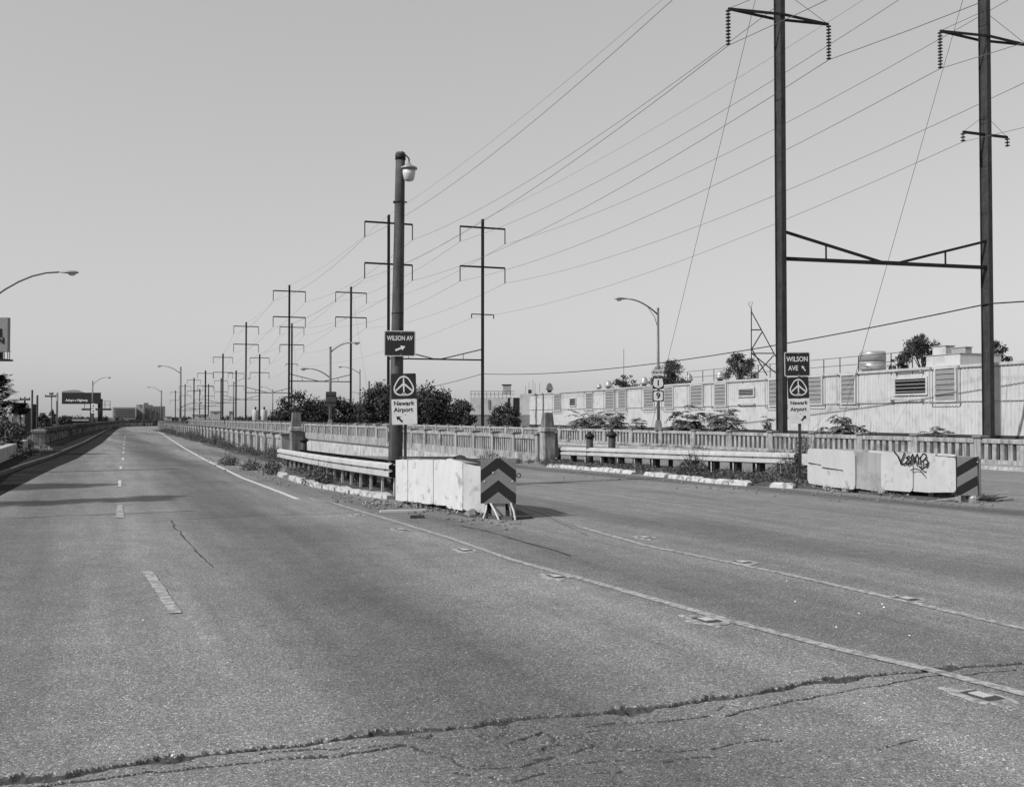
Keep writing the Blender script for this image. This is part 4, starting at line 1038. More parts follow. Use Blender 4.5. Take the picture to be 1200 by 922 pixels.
b = MB(); b.box(-22,88,-14,-.1,-2.9,ZR-.2); b.build('building_core', white_b, wb)
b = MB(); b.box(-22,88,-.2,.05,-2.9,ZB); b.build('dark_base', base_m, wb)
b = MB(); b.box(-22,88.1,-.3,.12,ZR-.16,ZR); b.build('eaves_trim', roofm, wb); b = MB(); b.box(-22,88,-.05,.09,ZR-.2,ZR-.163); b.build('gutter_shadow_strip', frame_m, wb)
b = MB(); b.box(-22,88,.04,.075,fh(1008,472)-.06,fh(1008,472)); b.build('ledge_trim', frame_m, wb)
b = MB(); b.box(-22,88,-14.5,-.3,ZR-.05,ZR+.02); b.build('roof', roofm, wb)
def louvred(xl, xr, yt, yb, idx):
    ua, ub = sorted((fu(xl), fu(xr))); zt_ = fh((xl+xr)/2, yt); zb_ = fh((xl+xr)/2, yb); zb_ = max(zb_, ZB+.1)
    fr = MB()
    for (a0,a1,z0,z1) in ((ua-.12,ub+.12,zt_,zt_+.1),(ua-.12,ub+.12,zb_-.1,zb_),(ua-.12,ua,zb_,zt_),(ub,ub+.12,zb_,zt_)): fr.box(a0,a1,.04,.14,z0,z1)
    f = fr.build('window', white_b, wb); n = 6
    for k in range(n):
        z = zb_+(zt_-zb_)*k/n; b = MB(); hh = (zt_-zb_)/n
        b.add([(ua,.12,z+.01),(ub,.12,z+.01),(ub,.06,z+hh-.0),(ua,.06,z+hh-.0),(ua,.05,z+.01),(ub,.05,z+.01)], [(0,1,2,3),(0,4,5,1)]); b.build('slat', louvre_m, f)
    # stand-off rail brackets
    b = MB(); 
    for uu in (ua-.4, ub+.35): b.bar((uu,.25,zb_-.2),(uu,.25,zt_+.15),.035,.035); b.bar((uu,.0,zt_+.1),(uu,.25,zt_+.1),.05,.07); b.bar((uu,0,zb_-.15),(uu,.25,zb_-.15),.05,.07)
    b.bar((ua-.4,.25,zb_-.2),(ub+.35,.25,zb_-.2),.035,.035)
    b.build('stand_off_frame', frame_m, f)
for i, a in enumerate([(1098.5,1121,432,469),(988,1003,440,472),(948,964,442,473),(903,920,445,475),(839,851.5,450.5,475.5),(811,824,452,475.5),(780,789.5,454.5,478),(756,767,456,478.5),(726,734,458,479.5),(711,720,459,480),(688,695,461,480),(650.5,657.5,462,481)]): louvred(*a, i)
def darkvent(xl, xr, yt, yb):
    ua, ub = sorted((fu(xl), fu(xr))); zt_ = fh((xl+xr)/2, yt); zb_ = fh((xl+xr)/2, yb)
    fr = MB(); 
    for (a0,a1,z0,z1) in ((ua-.15,ub+.15,zt_,zt_+.12),(ua-.15,ub+.15,zb_-.12,zb_),(ua-.15,ua,zb_,zt_),(ub,ub+.15,zb_,zt_)): fr.box(a0,a1,.03,.12,z0,z1)
    f = fr.build('vent', white_b, wb); b = MB(); b.box(ua,ub,.0,.05,zb_,zt_); b.build('opening', black, f)
    n = 4
    for k in range(n): z = zb_+(zt_-zb_)*(k+.5)/n; b = MB(); b.box(ua,ub,.05,.12,z-.02,z+.02); b.build('slat', frame_m, f)
darkvent(1050.5,1086.5,444,461); darkvent(867,884,456,463.5); darkvent(668.5,675,467,475)
b = MB()
for xa, xb, yy in ((1048,1083,468.5),(868,886,473.5),(1052,1083,434)):
    ua, ub = sorted((fu(xa), fu(xb))); z = fh((xa+xb)/2, yy); b.bar((ua,.25,z),(ub,.25,z),.05,.05)
    for uu in (ua,ub): b.bar((uu,0,z-.05),(uu,.27,z-.05),.09,.14)
b.build('wall_bracket', frame_m, wb)
# roof railing
b = MB(); xs = [806,824,837,852,871,889,903,935,966,985,1006.7,1045,1070]
for x in xs:
    uu = fu(x); b.bar((uu,.02,ZR-.35),(uu,.02,ZR+1.05),.045,.045)
ua, ub = fu(1070), fu(806)
for z in (ZR+.5, ZR+1.05): b.bar((ua,.02,z),(ub,.02,z),.035,.035)
o = b.build('roof_railing', steel, wb)
def local(p): return p
# roof ventilators (own things, standing on the roof)
def roofvent(label, x, Zoff, wpx, ytop, ybot, kind=0):
    Z = fz(x)+Zoff; c = V((x-600)/1200*Z, Z, 0); r = wpx/1200*Z/2*(.88 if kind == 0 else 1); zt_ = P(x,ytop,Z).z; z0 = ZR
    t = thing('roof_ventilator', label, 'roof ventilator', (c.x,c.y,z0)); h = zt_-z0
    if kind == 0:
        MB().lathe([(r*.55,-.1),(r*.55,h*.3)], 14).build('neck', sootm, t, True)
        MB().lathe([(r*.7,h*.22),(r*.72,h*.3),(r*1.02,h*.34),(r*1.0,h*.46),(r*.86,h*.5),(r*.8,h*.7),(r*.5,h*.9),(.01,h)], 18).build('hood', alumw, t, True)
    else:
        MB().lathe([(r*.8,-.1),(r*.8,h*.12)], 18).build('neck', frame_m, t, True)
        MB().lathe([(r*.92,h*.1),(r,h*.16),(r,h*.5)], 22).build('lower_drum', alumw, t, True); MB().lathe([(r*1.0,h*.53),(r*1.0,h*.9),(r*.93,h)], 22).build('upper_drum', alumw, t, True)
alumw = mat('bright_aluminium', .34, .4, .08, 2, metal=.3)
roofvent('large double-drum ventilator on the white roof beside the roof tree', 1023, 2.5, 30, 412, 431, 1)
roofvent('domed roof ventilator behind the roof railing, right of the lamp sign tree', 844, 3, 13, 433.5, 444)
roofvent('domed roof ventilator at the left end of the roof railing', 807.5, 3, 10.5, 437, 447)
roofvent('domed roof ventilator just left of the route signs', 755, 3, 11, 441, 452)
roofvent('domed roof ventilator in the middle left of the white roof', 713, 3, 10.5, 445.5, 455)
roofvent('low domed vent at left next to a taller ventilator', 702, 3, 8, 449.5, 455)
roofvent('bright domed ventilator at the far left end of the white roof', 644, 3, 10, 448.5, 460)
def roofbox(label, x0, x1, yt, m, Zoff=2.0, d=1.2, extra=None):
    Z = fz(x0)+Zoff; a = P(x0,yt,Z); c = P(x1,yt,Z); b = MB(); b.cbox(0,(c.x-a.x),0,d,0,a.z-ZR,.03)
    t = thing('roof_box', label, 'roof box', (a.x,Z,ZR), FANG-R(90)); b.build('housing', m, t); b = MB(); b.box(-.04,(c.x-a.x)+.04,-.04,d+.04,a.z-ZR+.003,a.z-ZR+.05); b.build('lid', frame_m, t)
roofbox('pale plant box on the roof right of the clumped tree', 1108, 1121, 405.5, white_b)
roofbox('smaller plant box on the roof beside the right pylon column', 1131, 1141, 407, frame_m)
roofbox('low white parapet box on the roof behind the right pylon column', 1125, 1185, 414.5, white_b, 1.0, 3)
# far left lower building with railing
b2 = thing('white_building', 'smaller white metal building with rooftop tank frame behind the second portal', 'building', (0,0,0))
def fbox(parent, name, x0, x1, yt, yb, Z, m, d=8, dz=0):     # block whose front faces down the line of sight
    a = P(x0,yt,Z); c = P(x1,yb,Z); an = -math.atan2((a.x+c.x)/2, Z); hw = (c.x-a.x)/2*math.cos(an)
    b = MB(); b.box(-hw,hw,0,d,c.z+dz,a.z, Matrix.Translation(((a.x+c.x)/2,Z,0)) @ rotz(an)); return b.build(name, m, parent)
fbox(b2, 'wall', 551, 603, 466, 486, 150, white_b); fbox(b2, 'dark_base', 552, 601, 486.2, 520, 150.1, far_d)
fbox(b2, 'door', 572, 574, 468, 479, 149.85, louvre_m, .1); fbox(b2, 'window', 592, 596, 471, 476, 149.85, glassm, .1)
fbox(b2, 'tank_frame', 589.5, 599, 451.5, 462, 152, frame_m, 2); fbox(b2, 'tank_lid', 588, 599.5, 450.3, 451.3, 151.9, steel_d, 2.4)
b = MB()
for i in range(11):
    x = 552+i*4.6; a = P(x,466,150); c = P(x,458.5,150); b.bar(a, c, .06,.06)
for y in (458.5,462): b.bar(P(551,y,150), P(603,y,150), .06,.06)
b.build('roof_railing', steel, b2)
b = MB(); 
for x in (596.5,603,606,609): b.bar(P(x,466,140), P(x-.5,488,140), .35,.3)
b.build('leaning_post', steel_d, b2)
b3 = thing('white_building', 'plain white block with dark base left of the stone pillar', 'building', (0,0,0))
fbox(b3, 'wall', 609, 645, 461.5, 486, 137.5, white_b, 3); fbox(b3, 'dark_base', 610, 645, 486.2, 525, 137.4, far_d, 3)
for i, (x, y) in enumerate(((616,452),(620,448),(624.5,445),(627,449),(632.5,448))):
    z0 = P(x,462,141); MB().tube([z0, P(x,y,141)], .03, 4).build('antenna', steel, b3)
fbox(b3, 'roof_unit', 619, 623, 456.5, 461, 140, sootm, 1)

# antenna mast (triangular frame) behind the roof
mt = thing('antenna_mast', 'triangular lattice mast with small antenna left of the nearest pylon column', 'mast', (0,0,0)); Zm = 86
def mbar(a, c, w=.05, nm='brace'): b = MB(); b.tube([P(a[0],a[1],Zm), P(c[0],c[1],Zm)], w, 5); b.build(nm, steel_d, mt)
mbar((880.5,361),(880.5,447),.045,'upright'); mbar((880.5,365),(913,425),.045,'leg'); mbar((880.5,386.5),(892.5,386.5)); mbar((893,389),(881,409)); mbar((881,409),(899,440)); mbar((881,414),(913,440)); mbar((907,416),(885,440)); mbar((881,414),(907,414))
mbar((880,361),(877,356),.02); mbar((880,361),(882,354),.02); mbar((877,355),(880,354),.02)
MB().tube([P(731,448,120), P(731,409,120)], .035, 4).build('antenna', steel, label='single thin whip antenna rising left of the route signs', cat='antenna')

# ------------------------------------------------------------------ foliage
def leaf_cloud(centres, radii, n, size, flat=.8, seed=0, up=0.3):
    r = np.random.default_rng(seed); c = np.array(centres, float); rad = np.array(radii, float)
    wgt = rad**2; k = r.choice(len(c), n, p=wgt/wgt.sum())
    v = r.normal(size=(n,3)); v /= np.linalg.norm(v, axis=1)[:,None]
    rr = rad[k]*(1-r.normal(.18,.3,n)).clip(.05,1.5)
    p = c[k]+v*rr[:,None]*np.array([1,1,flat])
    nn = v*.6+r.normal(size=(n,3))*.7; nn[:,2] += up; nn /= np.linalg.norm(nn,axis=1)[:,None]
    a = np.cross(nn, r.normal(size=(n,3))); a /= np.linalg.norm(a,axis=1)[:,None]; b = np.cross(nn, a)
    s = size*r.uniform(.55,1.25,n)[:,None]
    return np.stack([p-a*s, p-b*s*.5, p+a*s, p+b*s*.5], 1)
def tree(label, x, Z, w, ytop, ybot, n, size, m=leaf_d, seed=1, lumps=9, clumpy=False, zb=-2.9, cat='tree', name='tree', group=None, trunks=1):
    w *= 1.1; ytop -= 2.5
    c = P(x, ytop, Z); top = c.z; bot = P(x,ybot,Z).z; W = w/1200*Z; r = random.Random(seed)
    t = thing(name, label, cat, (c.x,Z,zb), group=group); H_ = top-bot
    cs = []; rs_ = []
    for i in range(int(lumps*(1.3 if clumpy else 2.2))):
        a = r.uniform(0,6.28); q = math.sqrt(r.random()); rr = r.uniform(.08,.24)*min(W,H_*1.3)*(0.72 if clumpy else 1)
        xx = math.cos(a)*q*(W/2-rr*.8); yy = math.sin(a)*q*W*.3; ztop = H_*math.sqrt(max(.05,1-(xx/(W/2))**2))
        zz = bot-zb + r.uniform(.12,1)*max(.1,ztop-rr)*1.0
        cs.append((xx,yy,zz)); rs_.append(rr)
    # guarantee extremes
    for xx, zz in ((-W/2*.78,H_*.25),(W/2*.78,H_*.25),(0,H_*.8),(-W*.25,H_*.66),(W*.25,H_*.62)):
        rr = .2*min(W,H_)*(.7 if clumpy else 1); cs.append((xx,0,bot-zb+zz)); rs_.append(rr)
    b = MB(); b.quads(leaf_cloud(cs, rs_, n, size, seed=seed)); b.build('crown', m, t)
    tb = MB(); h0 = bot-zb+H_*.25; tr = max(.06, H_*.035)
    tb.tube([(0,0,0),(r.uniform(-.1,.1),0,h0*.5),(0,0,h0)], [tr*1.3,tr*1.05,tr*.8], 7)
    for (xx,yy,zz) in cs[:14]: tb.tube([(0,0,h0*.85),(xx*.5,yy*.5,(h0+zz)/2),(xx,yy,zz)], [tr*.6,tr*.35,tr*.12], 5)
    tb.build('trunk', bark, t); return t
tree('broad dark tree behind the ramp between the pillar and the double lamp', 352, 112, 62, 459, 500, 9000, .17, seed=11, lumps=16)
tree('rounded dark tree behind the double-armed street lamp', 393, 118, 48, 464, 500, 6000, .17, seed=12, lumps=12)
tree('big dark tree just left of the airport sign', 448, 110, 52, 448, 500, 9000, .16, seed=13, lumps=15)
tree('big dark tree just right of the airport sign', 502, 108, 58, 448.5, 500, 9500, .16, seed=14, lumps=16)
tree('smaller dark tree left of the second white building', 540, 140, 30, 468, 500, 3000, .2, seed=15, lumps=8)
tree('low dark shrub between the two trees behind the lamp', 421, 130, 30, 474, 500, 2500, .2, seed=16, lumps=7, cat='shrub', name='shrub')
tree('shrub in front of the smaller white building near the second portal', 592, 118, 34, 474, 500, 2600, .14, leaf_d, 17, 8, cat='shrub', name='shrub')
tree('clumped round-leaved tree rising above the white roof at right', 1081, 84, 54, 391, 428, 5200, .10, leaf_d, 18, 22, True)
tree('dark foliage just right of the right pylon column', 1167, 88, 34, 398, 430, 1800, .11, leaf_d, 19, 9, True)
tree('leafy tree behind the roof railing left of the lattice mast', 867, 104, 38, 413, 450, 3200, .11, leaf_d, 20, 12, True)
tree('spreading tree behind the tall street lamp and route signs', 784, 118, 46, 421, 458, 4200, .12, leaf_d, 21, 15, True)
tree('low tree top above the roof left of the route signs', 733, 132, 34, 440, 462, 1500, .13, leaf_d, 22, 8, True)
tree('low dark foliage behind the roof by the large ventilator', 1052, 84, 22, 419, 434, 700, .1, leaf_d, 23, 6, True, cat='shrub', name='shrub')

def frond(b, base, direc, L, droop, nl, ls, r):
    d = Vector(direc).normalized(); pts_ = []
    side = d.cross(V(0,0,1)); side = side.normalized() if side.length > .01 else V(1,0,0)
    N = nl; p = Vector(base); q = []
    for i in range(N+1):
        u = i/N; pt = p + d*L*u + V(0,0,-droop*L*u*u); pts_.append(pt)
    b.tube(pts_[::max(1,N//4)], .006, 3, False)
    qs = []
    for i in range(1, N+1):
        c = pts_[i]; l = ls*(.6+.8*math.sin(i/N*math.pi*.85+.3))*r.uniform(.8,1.15)
        for s in (-1, 1):
            tip = c + side*s*l + V(0,0,-l*r.uniform(.2,.55)) + d*l*.25; w = (pts_[i]-pts_[i-1]).normalized()*l*.17
            m_ = c.lerp(tip,.45)
            qs.append([c, m_-w+V(0,0,.01), tip, m_+w])
    b.quads(np.array([[list(v) for v in q] for q in qs]))
def sumac(label, x, Z, hpx, wpx, n, seed, zb=-.8, ls=.2):
    r = random.Random(seed); top = P(x, hpx-4, Z).z; W = wpx/1200*Z; c = (x-600)/1200*Z
    t = thing('sumac_plant', label, 'shrub', (c,Z,zb)); b = MB(); st = MB(); H_ = top-zb
    for k in range(n):
        sx = r.uniform(-.28,.28)*W; sy = r.uniform(-.3,.3); sh = H_*r.uniform(.8,1.02)*(1-abs(sx)/W*.4); tp = V(sx*1.3, sy, sh)
        st.tube([(sx*.5,sy*.5,0),(sx,sy,sh*.5),tuple(tp)], [.02,.015,.008], 5)
        for j in range(r.randint(13,18)):
            a = r.uniform(0,6.28); dz = r.uniform(-.05,.75); zf = r.uniform(.45,1.0); p = V(sx*.6,sy*.6,0).lerp(tp, zf)
            frond(b, p, (math.cos(a), math.sin(a)*.8, dz), W*r.uniform(.3,.52), r.uniform(.3,.8), 9, ls, r)
    st.build('stem', bark, t); b.build('fronds', leaf_m, t)
sumac('feathery sumac right of the pillar block below the building', 692, 66, 480, 42, 5, 31, ls=.26)
sumac('dark feathery sumac left of the tall street lamp', 718, 65, 482, 34, 5, 32, ls=.25)
sumac('low sumac tuft between lamp base and sumacs', 748, 62, 490, 26, 3, 33, ls=.2)
sumac('tall feathery sumac just right of the tall street lamp', 808, 57, 477, 40, 5, 34, ls=.25)
sumac('broad dark sumac with drooping fronds in the middle of the right balustrade', 848, 54, 480, 44, 6, 35, ls=.25)
sumac('small pale sumac left of the nearest pylon column', 903, 50, 491, 18, 2, 36, ls=.16)
sumac('low sumac behind the thin sign post', 960, 47, 499, 26, 3, 37, ls=.18)
sumac('dark bushy sumac right of the airport sign', 986, 46, 487, 26, 4, 38, ls=.2)
sumac('sumac with long drooping fronds above the graffiti barrier', 1010, 45.5, 491, 28, 4, 39, ls=.18)
sumac('dark sumac tuft left of the right pylon column', 1108, 42, 492, 24, 3, 40, ls=.17)
sumac('very low plant behind the balustrade above the graffiti', 1078, 42, 501, 22, 2, 41, ls=.12)
# left side
def layered(label, x, Z, w, ytop, ybot, seed, zb=-2.9):
    r = random.Random(seed); top = P(x,ytop,Z).z; W = w/1200*Z; t = thing('tree', label, 'tree', ((x-600)/1200*Z,Z,zb)); H_ = top-zb; b = MB()
    qs = []
    for k in range(60):
        u = r.random(); z = (P(x,ybot,Z).z-zb)+(H_-(P(x,ybot,Z).z-zb))*u; rad = W*.5*(1.05-u*.6)*r.uniform(.7,1.1); a = r.uniform(0,6.28); rise = r.uniform(.15,.45)
        e = V(math.cos(a)*rad, math.sin(a)*rad, z+rad*rise)
        b.tube([(0,0,z),tuple(e)], .015, 3, False)
        for j in range(34):
            v = r.uniform(.3,1.03); c = V(0,0,z).lerp(e, v)+V(r.gauss(0,.1),r.gauss(0,.1),r.gauss(-.02,.05)); dx = V(math.cos(a+r.gauss(0,.6)),math.sin(a+r.gauss(0,.6)),r.uniform(-.2,.3))*.17; dy = V(-dx.y,dx.x,r.uniform(-.05,.05))*.35
            qs.append([list(c-dx),list(c-dy),list(c+dx),list(c+dy)])
    b.quads(np.array(qs)); b.build('crown', leaf_d, t); MB().tube([(0,0,0),(0,0,H_*.6),(0,0,H_*.95)],[.14,.1,.03],7).build('trunk', bark, t)
layered('layered dark tree leaning in at the left edge', -9, 46, 62, 443, 492, 51)
layered('small layered sapling beside the sooty stack base', 24, 70, 22, 474, 486, 52)
for i, (x, Z, w, yt, lb) in enumerate(((4,44,34,492,'leafy bush behind the low wall at the left edge'),(22,56,28,497,'leafy bush behind the low wall, right of the edge bush'),(41,66,9,506,'small bush against the start of the left balustrade'))):
    tree(lb, x, Z, w, yt, 530, 2600, .09, leaf_m, 60+i, 9, cat='shrub', name='shrub', zb=-.9)
tree('conical bush beside the crossarm pole far left', 61.5, 98, 8, 481, 500, 900, .12, leaf_d, 71, 6, cat='shrub', name='shrub')
tree('low bush right of the sooty stacks', 51, 90, 14, 486, 502, 900, .12, leaf_d, 72, 6, cat='shrub', name='shrub')
tree('low bush behind the left balustrade under the billboard', 76, 100, 16, 489, 502, 900, .12, leaf_d, 73, 6, cat='shrub', name='shrub')
# trees just outside the left edge, whose shadows streak the road
tree('tall roadside tree outside the left edge', -736, 15.9, 120, -110, 129, 1700, .14, leaf_d, 81, 10, zb=-2.9)
tree('second roadside tree outside the left edge', -660, 20.0, 150, 20, 180, 4000, .14, leaf_d, 82, 10, zb=-2.9)
MB().tube([(-22.6,27.6,-2.9),(-22.6,27.6,10.3)], [.28,.2], 10).build('utility_pole', wood, label='plain wooden pole outside the left edge', cat='utility pole')

# weeds ---------------------------------------------------------------
def weeds(name, label, spots, m, hmul=1.0, kind='stuff', cat='weeds', dens=1.0):
    b = MB(); qs = []; r = random.Random(len(spots)*3+int(spots[0][0]*10))
    for (x, y, z, rad, h) in spots:
        n = int(90*dens*rad*max(h,.2)/.08)
        for k in range(max(8,n)):
            a = r.uniform(0,6.28); q = rad*math.sqrt(r.random()); hh = h*hmul*r.random()**.7*(1-q/rad*.6); c = V(x+math.cos(a)*q, y+math.sin(a)*q, z+hh)
            s = r.uniform(.018,.05); d = V(r.gauss(0,1),r.gauss(0,1),r.gauss(.3,.8)).normalized()*s; e = d.cross(V(r.gauss(0,1),r.gauss(0,1),r.gauss(0,1))).normalized()*s*.5
            qs.append([list(c-d),list(c-e),list(c+d),list(c+e)])
        for k in range(int(10*dens)+2):
            a = r.uniform(0,6.28); q = rad*r.random()*.6; c = V(x+math.cos(a)*q, y+math.sin(a)*q, z); tip = c+V(r.gauss(0,.35)*h, r.gauss(0,.35)*h, h*r.uniform(.7,1.25)); w = V(.008,.003,0)
            qs.append([list(c-w),list(c+w),list(tip+w*.3),list(tip-w*.3)])
    b.quads(np.array(qs)); return b.build(name, m, label=label, cat=cat, kind=kind)
rr = random.Random(5)
sp = []
for Y in np.arange(41, 120, .8):
    if rr.random() < .85: sp.append((fM(Y)-rr.uniform(.2,.9), Y, .03, rr.uniform(.25,.55), rr.uniform(.12,.5)*(1 if rr.random()<.8 else 1.5)))
weeds('weeds', 'scrubby weeds along the foot of the left median balustrade', sp, leaf_l, dens=1.3)
sp = [(*G(x,y).xy, .04, rr.uniform(.12,.3), rr.uniform(.1,.34)) for x, y in [(337+rr.random()*128, 0) for _ in range(46)] for y in [548+(x-337)*.19+rr.uniform(-2,7)]]
weeds('weeds', 'weeds growing between the nearer guardrail and its broken kerb', sp, leaf_l, dens=1.1)
sp = [(*G(x,y).xy, .05, rr.uniform(.15,.35), rr.uniform(.08,.28)) for x, y in [(640+rr.random()*300, 0) for _ in range(80)] for y in [541+(x-640)*.082+rr.uniform(-1,6)]]
weeds('weeds', 'weeds growing under the farther guardrail and over its kerb', sp, leaf_l, dens=.8)
sp = [(*G(x,y).xy, .05, rr.uniform(.15,.3), rr.uniform(.08,.2)) for x, y in [(560+rr.random()*85, 0) for _ in range(24)] for y in [542+rr.uniform(0,4)]]
sp += [(fB(Y)-rr.uniform(.2,1.2), Y, .1, .3, rr.uniform(.05,.25)) for Y in np.arange(36,62,.9)]
weeds('weeds', 'low weeds at the foot of the side road balustrades', sp, leaf_l, dens=.6)
sp = [(*G(x,y).xy, .02, rr.uniform(.1,.25), rr.uniform(.05,.18)) for x, y in [(950+rr.random()*200, 0) for _ in range(34)] for y in [573+(x-950)*.06+rr.uniform(-1,3)]]
sp += [(*G(x,y).xy, .02, .15, rr.uniform(.04,.12)) for x, y in [(430+rr.random()*160, 0) for _ in range(20)] for y in [590+(x-430)*.1+rr.uniform(-3,3)]]
weeds('weeds', 'dry weeds and litter under the two impact barriers', sp, grass_dry, dens=.5)
for i, (x, y, rad, h, lb, m_) in enumerate(((319,556,.3,.55,'bushy weed where the left median balustrade meets the guardrail',leaf_l),(372,568,.38,.5,'bushy weed spilling over the nearer broken kerb',leaf_l),(812,559,.45,.75,'tallest weed bush in the middle of the farther kerb',leaf_l),(948-6,562,.45,1.35,'tall dry bush between guardrail end and graffiti barrier',leaf_l),(925,563,.7,.7,'spreading weed patch at the right end of the farther guardrail',leaf_l),(876,568,.28,.35,'small weed on the kerb by the farther guardrail posts',leaf_l),(573,541,.5,.5,'thin dry grass tuft above the chevron board',grass_dry),(268,545,.4,.42,'dark weed bush on the left median verge',leaf_l),(294,551,.35,.4,'small weed clump on the left median verge',leaf_l))):
    p = G(x, y); weeds('weed_bush', lb, [(p.x,p.y,0,rad,h)], m_, dens=2.6, kind=None, cat='weed')
p = G(48,531); weeds('weed_bush', 'pale flowering weed against the left low wall end', [(p.x,p.y,.1,.5,.4)], grass_dry, dens=2.0, kind=None, cat='weed')
p = G(30,536); weeds('weed_bush', 'dark weed at the foot of the low wall at left', [(p.x,p.y,.1,.8,.4),(p.x+.9,p.y-3.5,.1,.8,.25)], leaf_d, dens=1.2, kind=None, cat='weed')
# vines over the left balustrade
vs_ = []
for Y in np.arange(58.5, 120, .4): vs_.append((fL(Y)+.1, Y, .75, .26, .34))
weeds('vines', 'dark vines hanging over the left balustrade', vs_, leaf_d, dens=.9)

# ------------------------------------------------------------------ left background
def cyl(name, label, cat, x, Z, wpx, ytop, m, zb=-2.9, ybot=None, m2=None):
    r = wpx/2400*Z; c = (x-600)/1200*Z; return MB().tube([(c,Z,zb),(c,Z,P(x,ytop,Z).z)], [r*1.1,r], 12).build(name, m, label=label, cat=cat, smooth=True)
cyl('steel_post','tall slim post rising in front of the sooty stacks','post',37.6,62,2.2,457,steel)
cyl('chimney_stack','sooty narrow stack right of the tall slim post','chimney',43.7,78,2.2,463,sootm)
sb = thing('sooty_structure', 'dark sooty shed with block tower between the stacks at far left', 'building', (0,0,0))
fbox(sb,'tower',28,37,478,510,82,sootm,4); fbox(sb,'tower_step',36.5,44,473.5,510,82.5,sootm,4)
def upole(label, x, Z, ytop, wpx, arms, m=wood):
    t = thing('utility_pole', label, 'utility pole', (0,0,0)); c = (x-600)/1200*Z; r = wpx/2400*Z
    MB().tube([(c,Z,-2.9),(c,Z,P(x,ytop,Z).z)], [r*1.1,r], 8).build('pole', m, t, True)
    for (y, x0, x1) in arms:
        b = MB(); b.bar(P(x0,y,Z-.1), P(x1,y,Z-.1), .14,.16); b.build('crossarm', wood, t)
        for xx in (x0+.4, x1-.4): q = P(xx,y,Z-.1); MB().tube([q, q+V(0,0,.16)], .04, 6).build('pin_insulator', insul, t)
upole('thick dark pole with short crossarm over the sooty shed', 29, 80, 465, 2.0, [(468,23.5,35)])
upole('pole with wide crossarm, left of the pale tapering pole', 60.4, 95, 460, 1.2, [(464.3,53,66),(461.5,58,62.5)])
upole('pale thick pole right of the wide crossarm pole', 67, 92, 460, 2.4, [], wood_g)
# billboards
def billboard(label, x0, x1, yt, yb, Z, posts, m, cat='billboard'):
    t = thing('billboard', label, cat, (0,0,0)); a = P(x0,yt,Z); c = P(x1,yb,Z); b = MB(); b.box(a.x,c.x,Z,Z+.5,c.z,a.z); b.build('face', m, t)
    for px_, w in posts: q = P(px_,yb,Z); b = MB(); r = w/2400*Z; b.box(q.x-r,q.x+r,Z+.5,Z+.5+2*r,-2.9,c.z+1); b.build('post', steel_d, t)
    return t, a, c
t, a, c = billboard('dark billboard reading Adopt a Highway on two posts over the left road', 72.5,117,460,473.3,200, ((106,3.4),(115.5,4.2)), signdark)
b = MB(); pl = [(0,0),(0,.7),(.25,1.9),(.9,2.4),(1,2.2)]
arch = [P(x,y,200) for x,y in ((72,460),(72.5,458.5),(79,457.5),(86,456.8),(91,457),(96,459),(99,460))]; m_ = len(arch)
b.add([tuple(p) for p in arch]+[(p.x,p.y+.4,p.z) for p in arch], [tuple(range(m_)), tuple(range(2*m_-1,m_-1,-1))]+[(i,i+1,m_+i+1,m_+i) for i in range(m_-1)]); b.build('arched_top', louvre_m, t)
text_part('lettering','Adopt a Highway',.62,signwhite,t,(P(90,469,200).x,199.95,P(90,469,200).z),.02,'CENTER',1.0)
b = MB(); a_ = P(98,479.2,199); c_ = P(129.5,479.2,199); b.box(a_.x,c_.x,198,199.5,a_.z-.25,a_.z+.1); b.build('catwalk', steel_d, t)
b = MB()
for x in (99,118.5,123,129): b.bar(P(x,479,199), P(x,470,199), .08,.08)
for y in (470,474): b.bar(P(118,y,199), P(129.5,y,199), .06,.06)
b.build('catwalk_railing', steel, t)
for yy, hh in ((475.5,1.0),(481.5,1.0)):
    q = P(109.4,yy,140); tt = thing('route_marker', 'small white route marker hung by the billboard posts, %s one' % ('upper' if yy<480 else 'lower'), 'road sign', q); plate('plate', rounded(.6,.6,.05), 0, .02, signwhite, tt); plate('emblem', rounded(.2,.2,.08), .02,.03, black, tt)
q = P(109.4,490,140); MB().tube([(q.x,140.1,-2.9),(q.x,140.1,P(109.4,473,140).z)], .05, 6).build('sign_post', steel, label='post carrying two route markers by the billboard', cat='sign post')
t, a, c = billboard('grey billboard cut off by the left edge, above the road', -60,8.6,372,412,90, ((-30,8),), louvre_m)
text_part('lettering','N',.75,black,t,(P(1.2,399.5,90).x,89.95,P(1.2,399.5,90).z),.03); b = MB(); a_ = P(-1.5,385,90); c_ = P(1.8,394.5,90); b.box(a_.x,c_.x,89.93,89.99,c_.z,a_.z); b.build('letter_stem', black, t)
b = MB(); a_ = P(-60,421,89); c_ = P(11.5,423,89); b.box(a_.x,c_.x,88.2,89.6,c_.z,a_.z); b.build('catwalk', steel_d, t)
b = MB()
for x in (3,5,9,11.2): b.bar(P(x,421,88.3), P(x,412,88.3), .05,.05)
b.bar(P(-60,412,88.3), P(13,412,88.3), .05,.05); b.build('catwalk_railing', steel, t)
fbox(t,'machinery_box',-10,4,412.5,421,88.6,steel_d,.8)
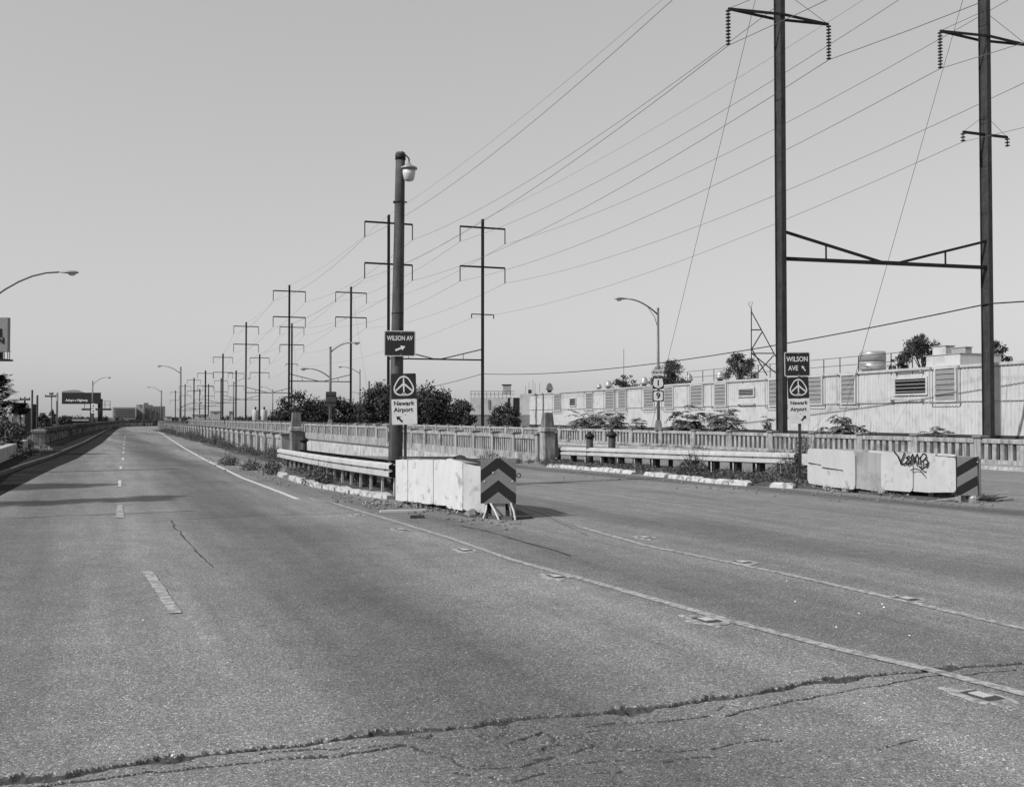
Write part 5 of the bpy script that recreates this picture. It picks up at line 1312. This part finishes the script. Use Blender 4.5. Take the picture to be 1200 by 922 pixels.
# distant flyover and buildings
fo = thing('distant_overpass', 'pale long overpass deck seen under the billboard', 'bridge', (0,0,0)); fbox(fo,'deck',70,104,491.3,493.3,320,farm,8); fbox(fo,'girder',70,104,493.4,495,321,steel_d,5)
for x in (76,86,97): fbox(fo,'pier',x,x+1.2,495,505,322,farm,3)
ob = thing('office_block', 'pale office block with horizontal window bands at the end of the road', 'building', (0,0,0))
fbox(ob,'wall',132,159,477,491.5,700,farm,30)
for k in range(6): y = 478.2+k*2.05; fbox(ob,'window_band',133,158.3,y,y+.8,699.4,glassm,.5)
ob = thing('office_block', 'dark wedge-shaped block left of the bright sliver', 'building', (0,0,0)); a = P(159,474.2,720); b = MB()
pl = [P(159.5,474,720),P(162,474,720),P(168,481,720),P(168,494,720),P(159.5,494,720)]; b.add([tuple(p) for p in pl]+[(p.x,p.y+25,p.z) for p in pl], [tuple(range(5))[::-1],tuple(range(5,10))]+[(i,(i+1)%5,5+(i+1)%5,5+i) for i in range(5)]); b.build('wall', far_d, ob)
ob = thing('office_block', 'stepped dark tower block at the right end of the road vista', 'building', (0,0,0))
fbox(ob,'bright_end',166.6,168.4,474.2,492,715,white_b,4); fbox(ob,'tower',168.4,173.8,472,493,712,far_d,25); fbox(ob,'middle_block',173.8,179,474.5,493,713,far_d,25); fbox(ob,'low_block',179,193.5,476,493,714,far_d,25)
for x in (170,172,175,177,181,184,187,190): fbox(ob,'window_column',x,x+.7,477.5,491,711.4,glassm,.4)
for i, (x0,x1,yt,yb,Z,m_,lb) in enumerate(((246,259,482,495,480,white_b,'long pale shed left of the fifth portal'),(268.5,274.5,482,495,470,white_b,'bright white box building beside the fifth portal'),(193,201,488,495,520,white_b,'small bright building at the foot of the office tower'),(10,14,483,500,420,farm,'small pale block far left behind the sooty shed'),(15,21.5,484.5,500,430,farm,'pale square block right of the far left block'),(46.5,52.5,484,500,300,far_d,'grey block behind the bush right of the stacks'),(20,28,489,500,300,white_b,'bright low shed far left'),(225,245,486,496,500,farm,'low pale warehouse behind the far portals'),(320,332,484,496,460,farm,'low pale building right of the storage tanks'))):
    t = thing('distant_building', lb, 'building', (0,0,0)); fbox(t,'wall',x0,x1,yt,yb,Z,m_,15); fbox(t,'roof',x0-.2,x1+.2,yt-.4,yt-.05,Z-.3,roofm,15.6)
    w_ = (x1-x0)/4
    for k in range(3): fbox(t,'window',x0+w_*(k+.6),x0+w_*(k+1.1),yt+1.6,yt+3,Z-.2,glassm,.1)
for x, lb in ((299.5,'white storage tank with dark cap, left of the pair'),(309.7,'white storage tank with dark cap, right of the pair')):
    Z = 430; c = (x-600)/1200*Z; t = thing('storage_tank', lb, 'tank', (c,Z,-2.9)); h = P(x,481,Z).z+2.9; r = 3.8/1200*Z*.95
    MB().lathe([(r,0),(r,h),(r*.9,h+.3)], 18).build('shell', white_b, t, True); MB().lathe([(r*.3,h+.3),(r*.3,h+1.6)], 10).build('cap', sootm, t, True)
cyl('wooden_post','short thick post rising behind the trees left of the airport sign','post',432.5,115,2.0,446.5,wood)
# far tree line closing the horizon
r = random.Random(3); qs = []
cs = []; rs_ = []
for k in range(170):
    x = r.uniform(-40, 345) if k < 110 else r.uniform(345, 1300); Z = r.uniform(560,900) if x < 345 else 400; h = r.uniform(1.8,3.6); cs.append(((x-600)/1200*Z, Z, -2.9+h*.6)); rs_.append(h)
b = MB(); b.quads(leaf_cloud(cs, rs_, 26000, .8, seed=9)); b.build('far_treeline', leaf_d, label='low dark line of distant trees along the horizon', cat='trees', kind='stuff')
